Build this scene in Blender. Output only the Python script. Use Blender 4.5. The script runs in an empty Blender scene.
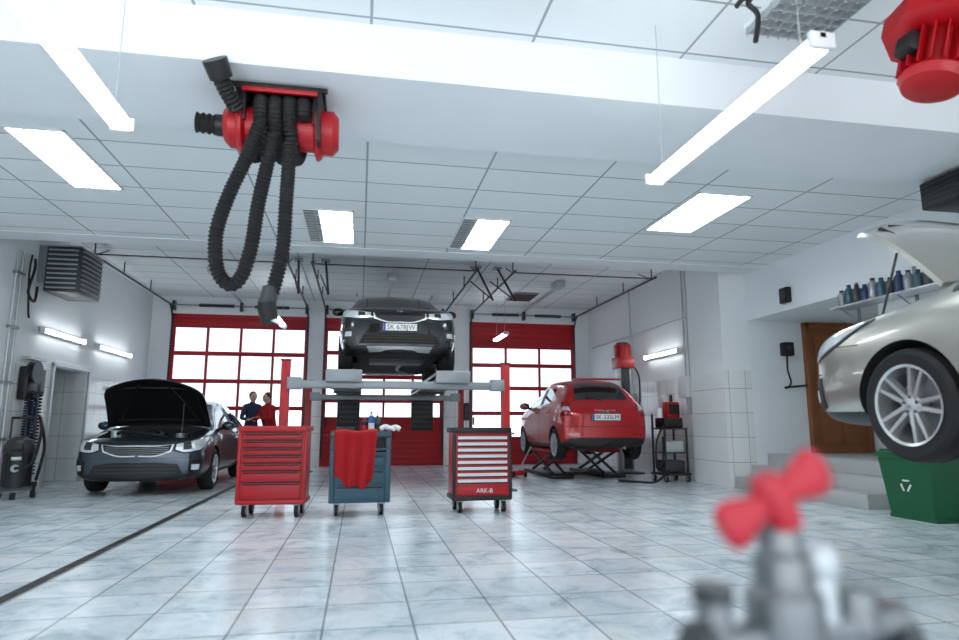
import bpy, bmesh, math, random
from mathutils import Vector, Matrix
from mathutils.bvhtree import BVHTree
random.seed(7)
pi = math.pi
scene = bpy.context.scene

# ------------------------------------------------------------------ materials
def mat(name, col, rough=.5, metal=0.0, coat=0.0, emis=None, es=0.0, var=.08, nscale=6.0, alpha=1.0):
    m = bpy.data.materials.new(name); m.use_nodes = True
    nt = m.node_tree; p = nt.nodes['Principled BSDF']
    tc = nt.nodes.new('ShaderNodeTexCoord'); nz = nt.nodes.new('ShaderNodeTexNoise')
    nz.inputs['Scale'].default_value = nscale; nz.inputs['Detail'].default_value = 3
    nt.links.new(tc.outputs['Object'], nz.inputs['Vector'])
    mx = nt.nodes.new('ShaderNodeMix'); mx.data_type = 'RGBA'
    mx.inputs['A'].default_value = (*[c*(1-var) for c in col], 1)
    mx.inputs['B'].default_value = (*[min(1, c*(1+var)) for c in col], 1)
    nt.links.new(nz.outputs['Fac'], mx.inputs['Factor'])
    nt.links.new(mx.outputs['Result'], p.inputs['Base Color'])
    p.inputs['Roughness'].default_value = rough
    p.inputs['Metallic'].default_value = metal
    p.inputs['Coat Weight'].default_value = coat
    p.inputs['Coat Roughness'].default_value = .04
    if emis:
        p.inputs['Emission Color'].default_value = (*emis, 1)
        p.inputs['Emission Strength'].default_value = es
    return m

def tilemat(name, plane, w, h, c1, c2, cm, ms, rough, zsplit=None, paint=None, off=(0, 0), patches=False, bump=.15):
    m = bpy.data.materials.new(name); m.use_nodes = True
    nt = m.node_tree; p = nt.nodes['Principled BSDF']; L = nt.links.new
    g = nt.nodes.new('ShaderNodeNewGeometry'); s = nt.nodes.new('ShaderNodeSeparateXYZ')
    L(g.outputs['Position'], s.inputs[0])
    cb = nt.nodes.new('ShaderNodeCombineXYZ')
    ax = {'x': 'X', 'y': 'Y', 'z': 'Z'}
    for k in (0, 1):
        a = nt.nodes.new('ShaderNodeMath'); a.operation = 'ADD'; a.inputs[1].default_value = off[k] + 60
        L(s.outputs[ax[plane[k]]], a.inputs[0]); L(a.outputs[0], cb.inputs[k])
    br = nt.nodes.new('ShaderNodeTexBrick'); br.offset = 0; br.squash = 1
    br.inputs['Scale'].default_value = 1; br.inputs['Brick Width'].default_value = w
    br.inputs['Row Height'].default_value = h; br.inputs['Mortar Size'].default_value = ms
    br.inputs['Mortar Smooth'].default_value = .1
    br.inputs['Color1'].default_value = (*c1, 1); br.inputs['Color2'].default_value = (*c2, 1)
    br.inputs['Mortar'].default_value = (*cm, 1)
    L(cb.outputs[0], br.inputs['Vector'])
    out = br.outputs['Color']
    if patches:
        n1 = nt.nodes.new('ShaderNodeTexNoise'); n1.inputs['Scale'].default_value = 2.6; n1.inputs['Detail'].default_value = 9
        n1.inputs['Roughness'].default_value = .74; n1.inputs['Distortion'].default_value = .5
        L(g.outputs['Position'], n1.inputs['Vector'])
        cr = nt.nodes.new('ShaderNodeValToRGB')
        cr.color_ramp.elements[0].position = .34; cr.color_ramp.elements[0].color = (.33, .40, .43, 1)
        cr.color_ramp.elements[1].position = .68; cr.color_ramp.elements[1].color = (.82, .74, .64, 1)
        e = cr.color_ramp.elements.new(.46); e.color = (.72, .79, .82, 1)
        e = cr.color_ramp.elements.new(.57); e.color = (1, .99, .97, 1)
        L(n1.outputs['Fac'], cr.inputs[0])
        mu = nt.nodes.new('ShaderNodeMix'); mu.data_type = 'RGBA'; mu.blend_type = 'MULTIPLY'
        mu.inputs['Factor'].default_value = .75
        L(out, mu.inputs['A']); L(cr.outputs[0], mu.inputs['B']); out = mu.outputs['Result']
    if zsplit is not None:
        lt = nt.nodes.new('ShaderNodeMath'); lt.operation = 'LESS_THAN'; lt.inputs[1].default_value = zsplit
        L(s.outputs['Z'], lt.inputs[0])
        mx = nt.nodes.new('ShaderNodeMix'); mx.data_type = 'RGBA'
        mx.inputs['A'].default_value = (*paint, 1); L(out, mx.inputs['B']); L(lt.outputs[0], mx.inputs['Factor'])
        out = mx.outputs['Result']
        mr = nt.nodes.new('ShaderNodeMapRange'); mr.inputs['To Min'].default_value = .6; mr.inputs['To Max'].default_value = rough
        L(lt.outputs[0], mr.inputs['Value']); L(mr.outputs[0], p.inputs['Roughness'])
    else:
        p.inputs['Roughness'].default_value = rough
        bp = nt.nodes.new('ShaderNodeBump'); bp.inputs['Strength'].default_value = bump; bp.inputs['Distance'].default_value = .01
        bp.invert = True
        L(br.outputs['Fac'], bp.inputs['Height']); L(bp.outputs[0], p.inputs['Normal'])
    L(out, p.inputs['Base Color'])
    return m

WHITE = (.83, .86, .88)
M_ceil = tilemat('ceiling_tile', 'xy', 1.2, .6, (.83, .865, .88), (.79, .835, .85), (.34, .38, .40), .011, .8)
M_beam = mat('painted_plaster', (.81, .85, .88), .7, var=.03, nscale=2)
M_wallyz = tilemat('wall_tile_side', 'yz', .30, .40, (.84, .86, .86), (.78, .81, .81), (.46, .49, .49), .006, .15, 1.9, WHITE)
M_wallxz = tilemat('wall_tile_end', 'xz', .30, .40, (.84, .86, .86), (.78, .81, .81), (.46, .49, .49), .006, .15, 1.9, WHITE)
M_floor = tilemat('floor_tile', 'xy', .45, .45, (.84, .90, .94), (.68, .75, .79), (.30, .33, .35), .006, .21, patches=True, bump=.1)
M_step = mat('step_stone', (.45, .47, .47), .4)
M_white = mat('white_enamel', (.80, .82, .83), .4, var=.03)
M_grey = mat('grey_metal', (.27, .29, .31), .4, .5)
M_lgrey = mat('light_grey_metal', (.46, .49, .51), .35, .4)
M_dgrey = mat('dark_grey_metal', (.04, .044, .048), .45, .3)
M_black = mat('black_plastic', (.006, .006, .007), .45)
M_rub = mat('black_rubber', (.007, .007, .008), .7)
M_red = mat('red_enamel', (.44, .003, .009), .42, coat=.06)
M_reddoor = mat('red_door_paint', (.44, .003, .011), .5)
M_redcloth = mat('red_cloth', (.40, .005, .010), .9, nscale=20)
M_blue = mat('blue_grey_enamel', (.025, .085, .12), .4)
M_brightblue = mat('blue_plastic', (.01, .09, .36), .4)
M_dblue = mat('dark_blue_hose', (.01, .03, .10), .5)
M_green = mat('green_plastic', (.002, .10, .034), .45)
M_brown = mat('brown_wood', (.26, .09, .03), .5, nscale=3, var=.25)
M_chrome = mat('chrome', (.85, .86, .88), .12, 1.0, var=.02)
M_bright = mat('bright_trim', (.70, .72, .74), .3, .3, var=.02)
M_alloy = mat('alloy_rim', (.66, .67, .68), .25, .8, var=.03)
M_glass = mat('car_glass', (.012, .018, .022), .04, 0, 1, var=.1)
M_lens = mat('lamp_lens', (.66, .70, .74), .08, .2, 1, var=.35, nscale=14)
M_lensred = mat('tail_lens', (.32, .003, .006), .1, 0, 1)
M_pdark = mat('graphite_paint', (.040, .060, .085), .28, .7, 1, var=.05)
M_pblack = mat('black_paint', (.008, .010, .012), .18, .3, 1, var=.05)
M_pred = mat('red_paint', (.46, .003, .009), .30, .1, .7, var=.04)
M_psilver = mat('silver_paint', (.50, .485, .44), .28, .9, 1, var=.03)
M_under = mat('underbody', (.010, .010, .010), .8)
M_plate = mat('plate_white', (.80, .81, .82), .4, var=.02)
M_tube = mat('fluorescent_tube', (1, 1, 1), .5, emis=(.92, .97, 1), es=11)
M_panel = mat('light_panel', (1, 1, 1), .5, emis=(.92, .97, 1), es=16)
M_skin = mat('skin', (.60, .36, .26), .5)
M_hair = mat('hair', (.035, .02, .012), .7)
M_navy = mat('navy_cloth', (.02, .035, .08), .85)
M_trouser = mat('dark_trousers', (.025, .027, .035), .85)
M_eye = mat('eye', (.02, .02, .02), .2)
M_lips = mat('lips', (.45, .16, .14))

M_win = bpy.data.materials.new('window_glass'); M_win.use_nodes = True
_nt = M_win.node_tree; _nt.nodes.clear()
_o = _nt.nodes.new('ShaderNodeOutputMaterial'); _t = _nt.nodes.new('ShaderNodeBsdfTransparent'); _g = _nt.nodes.new('ShaderNodeBsdfGlossy')
_t.inputs[0].default_value = (.95, .98, 1, 1); _g.inputs['Roughness'].default_value = .05
_x = _nt.nodes.new('ShaderNodeMixShader'); _x.inputs[0].default_value = .08
_nt.links.new(_t.outputs[0], _x.inputs[1]); _nt.links.new(_g.outputs[0], _x.inputs[2]); _nt.links.new(_x.outputs[0], _o.inputs[0])

# ------------------------------------------------------------------ builder
def eval_mesh(ob):
    scene.collection.objects.link(ob)
    dg = bpy.context.evaluated_depsgraph_get(); dg.update()
    me = bpy.data.meshes.new_from_object(ob.evaluated_get(dg))
    bpy.data.objects.remove(ob)
    return me

def smooth_path(pts, n=8):
    P = [Vector(p) for p in pts]
    if len(P) < 3: return P
    out = []
    for i in range(len(P)-1):
        p0 = P[max(i-1, 0)]; p1 = P[i]; p2 = P[i+1]; p3 = P[min(i+2, len(P)-1)]
        for k in range(n):
            t = k/n
            out.append(.5*((2*p1)+(-p0+p2)*t+(2*p0-5*p1+4*p2-p3)*t*t+(-p0+3*p1-3*p2+p3)*t**3))
    out.append(P[-1])
    return out

def resample(P, step):
    L = [0]
    for a, b in zip(P, P[1:]): L.append(L[-1]+(b-a).length)
    n = max(2, int(L[-1]/step)); out = []; j = 0
    for k in range(n+1):
        d = L[-1]*k/n
        while j < len(P)-2 and L[j+1] < d: j += 1
        seg = L[j+1]-L[j] or 1e-9
        out.append(P[j].lerp(P[j+1], min(1, (d-L[j])/seg)))
    return out

class B:
    def __init__(s):
        s.v = []; s.f = []; s.m = []; s.mats = []; s.M = Matrix.Identity(4)
    def mi(s, m):
        if m not in s.mats: s.mats.append(m)
        return s.mats.index(m)
    def add(s, V, F, m, M=None):
        T = s.M @ M if M is not None else s.M
        o = len(s.v); s.v += [T @ Vector(v) for v in V]
        k = s.mi(m)
        for f in F: s.f.append([o+i for i in f]); s.m.append(k)
    def mesh(s, me, M=None):
        T = s.M @ M if M is not None else s.M
        o = len(s.v); s.v += [T @ v.co for v in me.vertices]
        ks = [s.mi(x) for x in me.materials]
        for p in me.polygons:
            s.f.append([o+i for i in p.vertices]); s.m.append(ks[min(p.material_index, len(ks)-1)])
    def box(s, c, d, m, bev=0.0, M=None, taper=None):
        bm = bmesh.new(); bmesh.ops.create_cube(bm, size=1)
        for v in bm.verts:
            tx = ty = 1
            if taper and v.co.z > 0: tx, ty = taper
            v.co = Vector((v.co.x*d[0]*tx, v.co.y*d[1]*ty, v.co.z*d[2]))
        if bev: bmesh.ops.bevel(bm, geom=bm.edges[:], offset=bev, segments=2, affect='EDGES', profile=.5)
        for v in bm.verts: v.co += Vector(c)
        bm.verts.index_update()
        s.add([v.co.copy() for v in bm.verts], [[v.index for v in f.verts] for f in bm.faces], m, M)
        bm.free()
    def bx(s, x0, x1, y0, y1, z0, z1, m, bev=0.0):
        s.box(((x0+x1)/2, (y0+y1)/2, (z0+z1)/2), (abs(x1-x0), abs(y1-y0), abs(z1-z0)), m, bev)
    def cyl(s, p0, p1, r, m, r2=None, seg=16):
        p0 = Vector(p0); p1 = Vector(p1); r2 = r if r2 is None else r2
        q = (p1-p0).to_track_quat('Z', 'Y').to_matrix()
        V = []
        for p, rr in ((p0, r), (p1, r2)):
            for k in range(seg):
                a = 2*pi*k/seg; V.append(p+q @ Vector((rr*math.cos(a), rr*math.sin(a), 0)))
        F = [[k, (k+1) % seg, seg+(k+1) % seg, seg+k] for k in range(seg)]
        F.append(list(range(seg))[::-1]); F.append(list(range(seg, 2*seg)))
        s.add(V, F, m)
    def tube(s, pts, r, m, seg=8, n=8, corr=0, smooth=True, closed=False):
        P = smooth_path(pts, n) if smooth else [Vector(p) for p in pts]
        if corr: P = resample(P, corr)
        V = []; F = []; N = len(P); up = None
        for i, p in enumerate(P):
            t = (P[min(i+1, N-1)]-P[max(i-1, 0)])
            if t.length < 1e-9: t = Vector((0, 0, 1))
            t.normalize()
            if up is None:
                up = t.orthogonal().normalized()
            up = (up-t*up.dot(t))
            if up.length < 1e-6: up = t.orthogonal()
            up.normalize(); sd = t.cross(up)
            rr = r*(1 if (not corr or i % 2) else .80)
            for k in range(seg):
                a = 2*pi*k/seg; V.append(p+up*math.cos(a)*rr+sd*math.sin(a)*rr)
        for i in range(N-1):
            for k in range(seg):
                F.append([i*seg+k, i*seg+(k+1) % seg, (i+1)*seg+(k+1) % seg, (i+1)*seg+k])
        F.append(list(range(seg))[::-1]); F.append(list(range((N-1)*seg, N*seg)))
        s.add(V, F, m)
    def lathe(s, prof, m, M=None, seg=32, cap=False):
        V = []; F = []
        for r, h in prof:
            for k in range(seg):
                a = 2*pi*k/seg; V.append((r*math.cos(a), r*math.sin(a), h))
        for i in range(len(prof)-1):
            for k in range(seg):
                F.append([i*seg+k, i*seg+(k+1) % seg, (i+1)*seg+(k+1) % seg, (i+1)*seg+k])
        if cap:
            F.append(list(range(seg))[::-1]); F.append(list(range((len(prof)-1)*seg, len(prof)*seg)))
        s.add(V, F, m, M)
    def sph(s, c, r, m, seg=16, rings=10, M=None):
        c = Vector(c); r = r if hasattr(r, '__len__') else (r, r, r)
        V = []; F = []
        for i in range(rings+1):
            t = pi*i/rings
            for k in range(seg):
                a = 2*pi*k/seg
                V.append(c+Vector((r[0]*math.sin(t)*math.cos(a), r[1]*math.sin(t)*math.sin(a), r[2]*math.cos(t))))
        for i in range(rings):
            for k in range(seg):
                F.append([i*seg+k, (i+1)*seg+k, (i+1)*seg+(k+1) % seg, i*seg+(k+1) % seg])
        s.add(V, F, m, M)
    def done(s, name, loc=(0, 0, 0), rz=0.0, ang=38):
        me = bpy.data.meshes.new(name)
        me.from_pydata([tuple(v) for v in s.v], [], s.f)
        for m in s.mats: me.materials.append(m)
        me.polygons.foreach_set('material_index', s.m)
        bm = bmesh.new(); bm.from_mesh(me); bmesh.ops.remove_doubles(bm, verts=bm.verts, dist=1e-5)
        bmesh.ops.recalc_face_normals(bm, faces=bm.faces); bm.to_mesh(me); bm.free()
        me.polygons.foreach_set('use_smooth', [True]*len(me.polygons))
        me.set_sharp_from_angle(angle=math.radians(ang)); me.update()
        ob = bpy.data.objects.new(name, me); ob.location = loc; ob.rotation_euler = (0, 0, rz)
        scene.collection.objects.link(ob)
        return ob

def text_mesh(body, size, m):
    cu = bpy.data.curves.new('txt', 'FONT'); cu.body = body; cu.size = size; cu.align_x = 'CENTER'; cu.align_y = 'CENTER'
    cu.extrude = .001; cu.materials.append(m)
    return eval_mesh(bpy.data.objects.new('txt', cu))

# ------------------------------------------------------------------ room shell
def simple(name, boxes):
    b = B()
    for q in boxes: b.bx(*q)
    return b.done(name)

simple('floor', [(-6.8, 8.8, -3, 16.7, -.2, 0, M_floor)])
simple('ground', [(-40, 40, 16.7, 60, -.25, -.05, mat('asphalt', (.45, .46, .47), .8))])
simple('wall_left', [(-5.2, -5, -3, 11.7, 0, 4.2, M_wallyz), (-5.2, -5, 13.0, 16.4, 0, 4.2, M_wallyz),
                     (-5.2, -5, 11.7, 13.0, 1.95, 4.2, M_wallyz)])
simple('wall_left_passage', [(-6.6, -6.5, 11.2, 13.5, 0, 2.6, M_wallyz), (-6.5, -5.2, 11.5, 11.6, 0, 2.6, M_wallxz),
                             (-6.5, -5.2, 13.1, 13.2, 0, 2.6, M_wallxz), (-6.5, -5.2, 11.5, 13.2, 2.5, 2.6, M_beam)])
simple('wall_back', [(-5.2, -4.55, 16.4, 16.65, 0, 4.2, M_wallxz), (-1.31, -.94, 16.4, 16.65, 0, 4.2, M_wallxz),
                     (2.11, 2.77, 16.4, 16.65, 0, 4.2, M_wallxz), (5.66, 6.3, 16.4, 16.65, 0, 4.2, M_wallxz),
                     (-4.55, -1.31, 16.4, 16.65, 3.68, 4.2, M_beam), (-.94, 2.11, 16.4, 16.65, 3.68, 4.2, M_beam),
                     (2.77, 5.66, 16.4, 16.65, 3.68, 4.2, M_beam)])
simple('wall_right_rear', [(6.05, 6.3, 10.8, 16.4, 0, 4.2, M_wallyz)])
simple('pillar', [(5.92, 6.42, 9.7, 10.8, 0, 4.2, M_wallxz)])
simple('wall_right', [(6.4, 6.6, -3, 6.9, 0, 3.95, M_wallyz), (6.4, 6.6, 6.9, 9.7, 2.74, 3.95, M_beam)])
simple('wall_recess', [(6.42, 8.7, 9.7, 9.9, 0, 2.9, M_beam), (8.6, 8.8, 6.7, 9.7, 0, 2.9, M_beam),
                       (6.6, 8.6, 6.7, 6.9, 0, 2.9, M_beam), (6.6, 8.6, 6.9, 9.7, 2.74, 2.9, M_beam)])
simple('ceiling', [(-5.2, 6.6, -3, 4.28, 3.85, 4.0, M_ceil), (-5.2, 6.6, 5.37, 9.2, 3.55, 3.75, M_ceil),
                   (-5.2, 6.6, 9.2, 9.6, 3.54, 4.2, M_beam), (-5.2, 6.4, 9.6, 16.65, 4.1, 4.3, M_ceil)])
simple('ceiling_beam', [(-5.2, 6.6, 4.28, 5.37, 3.45, 4.0, M_beam)])
# steps
b = B()
b.bx(6.0, 6.32, 6.92, 9.68, 0, .18, M_step, .01); b.bx(6.3, 6.62, 6.92, 9.68, 0, .36, M_step, .01)
b.bx(6.6, 8.58, 6.92, 9.68, 0, .54, M_step, .01); b.done('entrance_steps')
# recess door
b = B()
b.bx(7.42, 7.5, 9.6, 9.7, .54, 2.72, M_brown, .005); b.bx(8.48, 8.56, 9.6, 9.7, .54, 2.72, M_brown, .005)
b.bx(7.42, 8.56, 9.6, 9.7, 2.64, 2.73, M_brown, .005)
b.bx(7.5, 8.48, 9.64, 9.69, .54, 2.64, M_brown)
for zz in ((.68, 1.4), (1.52, 2.5)):
    b.bx(7.6, 7.95, 9.62, 9.65, zz[0], zz[1], M_brown, .01); b.bx(8.03, 8.38, 9.62, 9.65, zz[0], zz[1], M_brown, .01)
b.cyl((7.56, 9.64, 1.55), (7.56, 9.57, 1.55), .012, M_chrome); b.cyl((7.56, 9.57, 1.55), (7.68, 9.57, 1.55), .01, M_chrome)
b.done('door_1')
# floor channel
b = B(); b.bx(-2.045, -1.965, -2, 12.2, .0, .004, M_black)
for i in range(70): b.bx(-2.04, -1.97, -1.95+i*.2, -1.94+i*.2, .003, .006, M_dgrey)
b.done('floor_drain_channel')

# ------------------------------------------------------------------ garage doors
def gdoor(name, x0, x1, rows, H=3.68):
    b = B(); y0, y1 = 16.44, 16.5
    b.bx(x0, x0+.07, 16.40, 16.5, 0, H, M_reddoor); b.bx(x1-.07, x1, 16.40, 16.5, 0, H, M_reddoor)
    b.bx(x0, x1, 16.40, 16.5, H-.07, H, M_reddoor)
    xa, xb = x0+.07, x1-.07
    for z0, z1, k, nc in rows:
        if k == 'p':
            b.bx(xa, xb, y0, y1, z0, z1, M_reddoor)
            n = max(1, int((z1-z0)/.12))
            for i in range(n): b.bx(xa, xb, y0-.008, y0+.002, z0+(i+.2)*(z1-z0)/n, z0+(i+.8)*(z1-z0)/n, M_reddoor, .003)
        else:
            b.bx(xa, xb, y0, y1, z0, z0+.05, M_reddoor, .004); b.bx(xa, xb, y0, y1, z1-.05, z1, M_reddoor, .004)
            w = (xb-xa)/nc
            for i in range(nc+1):
                xx = xa+i*w; b.bx(max(xa, xx-.03), min(xb, xx+.03), y0, y1, z0+.05, z1-.05, M_reddoor, .004)
            b.bx(xa, xb, y0+.025, y0+.031, z0+.05, z1-.05, M_win)
    b.bx(x0+.1, x0+.14, 16.37, 16.43, 1.0, 1.2, M_black, .01)
    b.done(name)
gdoor('garage_door', -4.55, -1.31, [(0, .75, 'p', 0), (.75, 1.4, 'w', 4), (1.4, 2.05, 'w', 4), (2.05, 2.72, 'w', 4), (2.72, 3.4, 'w', 4), (3.4, 3.61, 'p', 0)])
gdoor('garage_door', -.94, 2.11, [(0, 1.15, 'p', 0), (1.15, 1.6, 'w', 4), (1.6, 2.2, 'w', 4), (2.2, 2.8, 'w', 4), (2.8, 3.4, 'w', 4), (3.4, 3.61, 'p', 0)])
gdoor('garage_door', 2.77, 5.66, [(0, .65, 'p', 0), (.65, 1.3, 'w', 3), (1.3, 1.95, 'w', 3), (1.95, 2.55, 'w', 3), (2.55, 3.05, 'w', 3), (3.05, 3.61, 'p', 0)])
# tracks
def track(x0, x1):
    b = B()
    for x in (x0+.03, x1-.03):
        b.tube([(x, 16.36, .2), (x, 16.36, 3.2), (x, 16.33, 3.6), (x, 16.1, 3.84), (x, 15.7, 3.86), (x, 11.4, 3.86)], .022, M_dgrey, 6, 6)
        for y in (11.6, 13.0, 14.6):
            b.cyl((x, y, 3.86), (x, y, 4.099), .013, M_dgrey, seg=6)
        b.cyl((x, 11.6, 3.86), (x, 12.2, 4.099), .012, M_dgrey, seg=6)
    b.cyl((x0, 11.5, 3.85), (x1, 11.5, 3.85), .012, M_dgrey, seg=8)
    b.cyl((x0, 16.25, 3.87), (x1, 16.25, 3.87), .02, M_grey, seg=8)
    for f in (.2, .6):
        b.tube([(x0+(x1-x0)*f, 16.25, 3.87), (x0+(x1-x0)*(f+.25), 16.25, 3.87)], .045, M_dgrey, 10, smooth=False, corr=.02)
    for f in (0.02, .5, .98): b.bx(x0+(x1-x0)*f-.03, x0+(x1-x0)*f+.03, 16.22, 16.39, 3.75, 3.97, M_dgrey)
    xm = (x0+x1)/2
    b.bx(xm-.03, xm+.03, 13.4, 16.2, 3.97, 4.0, M_lgrey); b.bx(xm-.10, xm+.10, 13.0, 13.45, 3.96, 4.099, M_lgrey, .02)
    b.done('garage_door_track')
track(-4.55, -1.31); track(-.94, 2.11); track(2.77, 5.66)
b = B()
for xa in (-1.22, -.72, 2.2, 2.62):
    b.cyl((xa, 12.2, 4.099), (xa+.12, 11.2, 3.25), .022, M_dgrey, seg=8)
    b.bx(xa-.08, xa+.08, 12.1, 12.3, 4.07, 4.099, M_grey)
    b.cyl((xa+.12, 11.2, 3.25), (xa-.10, 12.4, 3.86), .014, M_dgrey, seg=8)
b.done('hanging_brace')
b = B(); b.bx(3.5, 4.1, 14.4, 15.3, 4.06, 4.099, M_grey)
for i in range(8): b.bx(3.53, 4.07, 14.45+i*.1, 14.5+i*.1, 4.04, 4.06, M_dgrey)
b.done('ceiling_vent')

# ------------------------------------------------------------------ lights
def recessed(cx, cy, z, lx, ly, side=0):
    b = B()
    x0, x1, y0, y1 = cx-lx/2, cx+lx/2, cy-ly/2, cy+ly/2
    for q in ((x0, x1, y0, y0+.02), (x0, x1, y1-.02, y1), (x0, x0+.02, y0, y1), (x1-.02, x1, y0, y1)):
        b.bx(q[0], q[1], q[2], q[3], z-.02, z-.001, M_white)
    px0 = x0+.02+(side*.3*lx if side > 0 else 0)
    b.bx(px0, x1-.02, y0+.02, y1-.02, z-.006, z-.002, M_panel)
    if side > 0: b.bx(x0+.02, px0, y0+.02, y1-.02, z-.008, z-.002, M_grey)
    nx = int(lx/.15); ny = int(ly/.1)
    for i in range(1, nx): b.bx(x0+i*lx/nx-.004, x0+i*lx/nx+.004, y0, y1, z-.02, z-.008, M_lgrey)
    for i in range(1, ny): b.bx(x0, x1, y0+i*ly/ny-.003, y0+i*ly/ny+.003, z-.018, z-.008, M_lgrey)
    b.done('recessed_ceiling_light')
recessed(-2.86, 6.55, 3.55, .50, 1.45)
recessed(-.45, 8.25, 3.55, .62, 1.4, 1)
recessed(1.5, 8.25, 3.55, .62, 1.4, 1)
recessed(3.95, 6.9, 3.55, .66, 1.4)
b = B()
b.bx(2.65, 3.25, 2.5, 3.8, 3.82, 3.849, M_white)
for i in range(8): b.bx(2.66+i*.083, 2.668+i*.083, 2.5, 3.8, 3.77, 3.82, M_lgrey)
for i in range(15): b.bx(2.65, 3.25, 2.51+i*.09, 2.518+i*.09, 3.77, 3.82, M_lgrey)
b.done('louvre_ceiling_light')

def pendant(x, y0, y1, z, top, w=.05):
    b = B()
    b.box((x, (y0+y1)/2, z+.03), (w, y1-y0, .045), M_white, .01)
    for dx in (-.036, .036):
        b.cyl((x+dx, y0+.03, z), (x+dx, y1-.03, z), .026, M_tube, seg=12)
    b.bx(x-.065, x+.065, y0, y0+.03, z-.03, z+.05, M_white, .008); b.bx(x-.065, x+.065, y1-.03, y1, z-.03, z+.05, M_white, .008)
    for y in (y0+.15, y1-.15): b.cyl((x, y, z+.05), (x, y, top), .003, M_lgrey, seg=6)
    b.done('pendant_fluorescent_light')
pendant(2.02, 2.33, 4.07, 2.72, 3.85)
pendant(-1.41, 2.10, 3.84, 2.72, 3.85)
pendant(3.3, 14.4, 15.6, 3.1, 4.1)
pendant(-1.75, 13.4, 14.8, 3.2, 4.1)
pendant(2.02, -2.2, -.3, 2.72, 3.85)  # unseen lamp added behind the camera to brighten floor and ceiling
pendant(-1.41, -2.2, -.3, 2.72, 3.85)  # second added fill lamp, out of view behind the camera
def walllamp(x, y0, y1, z, sgn):
    b = B(); b.box((x+sgn*.03, (y0+y1)/2, z), (.05, y1-y0, .09), M_white, .01)
    b.cyl((x+sgn*.08, y0+.03, z), (x+sgn*.08, y1-.03, z), .026, M_tube, seg=10)
    b.bx(x, x+sgn*.11, y0, y0+.03, z-.05, z+.05, M_white); b.bx(x, x+sgn*.11, y1-.03, y1, z-.05, z+.05, M_white)
    b.done('wall_fluorescent_light')
walllamp(-5, 11.0, 12.6, 2.48, 1); walllamp(-5, 13.2, 15.0, 2.48, 1)
walllamp(6.05, 11.3, 12.8, 2.42, -1)

# ------------------------------------------------------------------ wheels and cars
def wheel(b, c, r, w, side, nsp=5, twin=True, mrim=None):
    mrim = mrim or M_alloy
    rr = r*.70
    M = Matrix.Translation(c) @ Matrix.Rotation(side*pi/2, 4, 'Y')
    h = w/2
    b.lathe([(rr, -h+.01), (rr+.02, -h), (r-.035, -h-.004), (r-.01, -h+.015), (r, -h+.045), (r, -.02), (r-.008, -.015), (r-.008, -.005), (r, 0), (r, h-.045), (r-.01, h-.015), (r-.035, h+.004), (rr+.02, h), (rr, h-.01)], M_rub, M, 40)
    b.lathe([(rr, h-.01), (rr+.004, h+.002), (rr-.012, h-.004), (rr-.018, h-.05), (rr-.03, -h+.02)], mrim, M, 40)
    b.lathe([(rr-.03, -h+.03), (.001, -h+.03)], M_black, M, 32)
    b.lathe([(.55*rr+.03, h-.13), (.55*rr+.03, h-.11), (.05, h-.11)], M_grey, M, 28)
    b.lathe([(.065, h-.08), (.062, h-.03), (.045, h-.022), (.001, h-.02)], mrim, M, 24)
    for i in range(5):
        a = 2*pi*(i+.5)/5; b.cyl(M @ Vector((.045*math.cos(a), .045*math.sin(a), h-.03)), M @ Vector((.045*math.cos(a), .045*math.sin(a), h-.016)), .008, M_dgrey, seg=6)
    for i in range(nsp):
        a0 = 2*pi*i/nsp+.3
        for q in ((-1, 1) if twin else (0,)):
            r0, r1 = .035, rr-.008
            o0 = q*.10; o1 = q*.19
            w0, w1 = (.018, .015) if twin else (.03, .022)
            def pt(rad, off, wid, ax):
                aa = a0+off
                d = Vector((math.cos(aa), math.sin(aa), 0)); n = Vector((-d.y, d.x, 0))
                return d*rad+n*wid+Vector((0, 0, ax))
            V = [pt(r0, o0*4, -w0, h-.06), pt(r0, o0*4, w0, h-.06), pt(r1, o1, w1, h-.05), pt(r1, o1, -w1, h-.05),
                 pt(r0, o0*4, -w0*.7, h-.022), pt(r0, o0*4, w0*.7, h-.022), pt(r1, o1, w1*.7, h-.008), pt(r1, o1, -w1*.7, h-.008)]
            b.add(V, [[0, 3, 2, 1], [4, 5, 6, 7], [0, 1, 5, 4], [1, 2, 6, 5], [2, 3, 7, 6], [3, 0, 4, 7]], mrim, M)

def poly_at(P, t):
    n = len(P)-1; x = t*n; i = min(int(x), n-1); f = x-i
    p0 = P[max(i-1, 0)]; p1 = P[i]; p2 = P[i+1]; p3 = P[min(i+2, n)]
    return .5*((2*p1)+(-p0+p2)*f+(2*p0-5*p1+4*p2-p3)*f*f+(-p0+3*p1-3*p2+p3)*f**3) if n > 1 else p1.lerp(p2, f)

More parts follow.
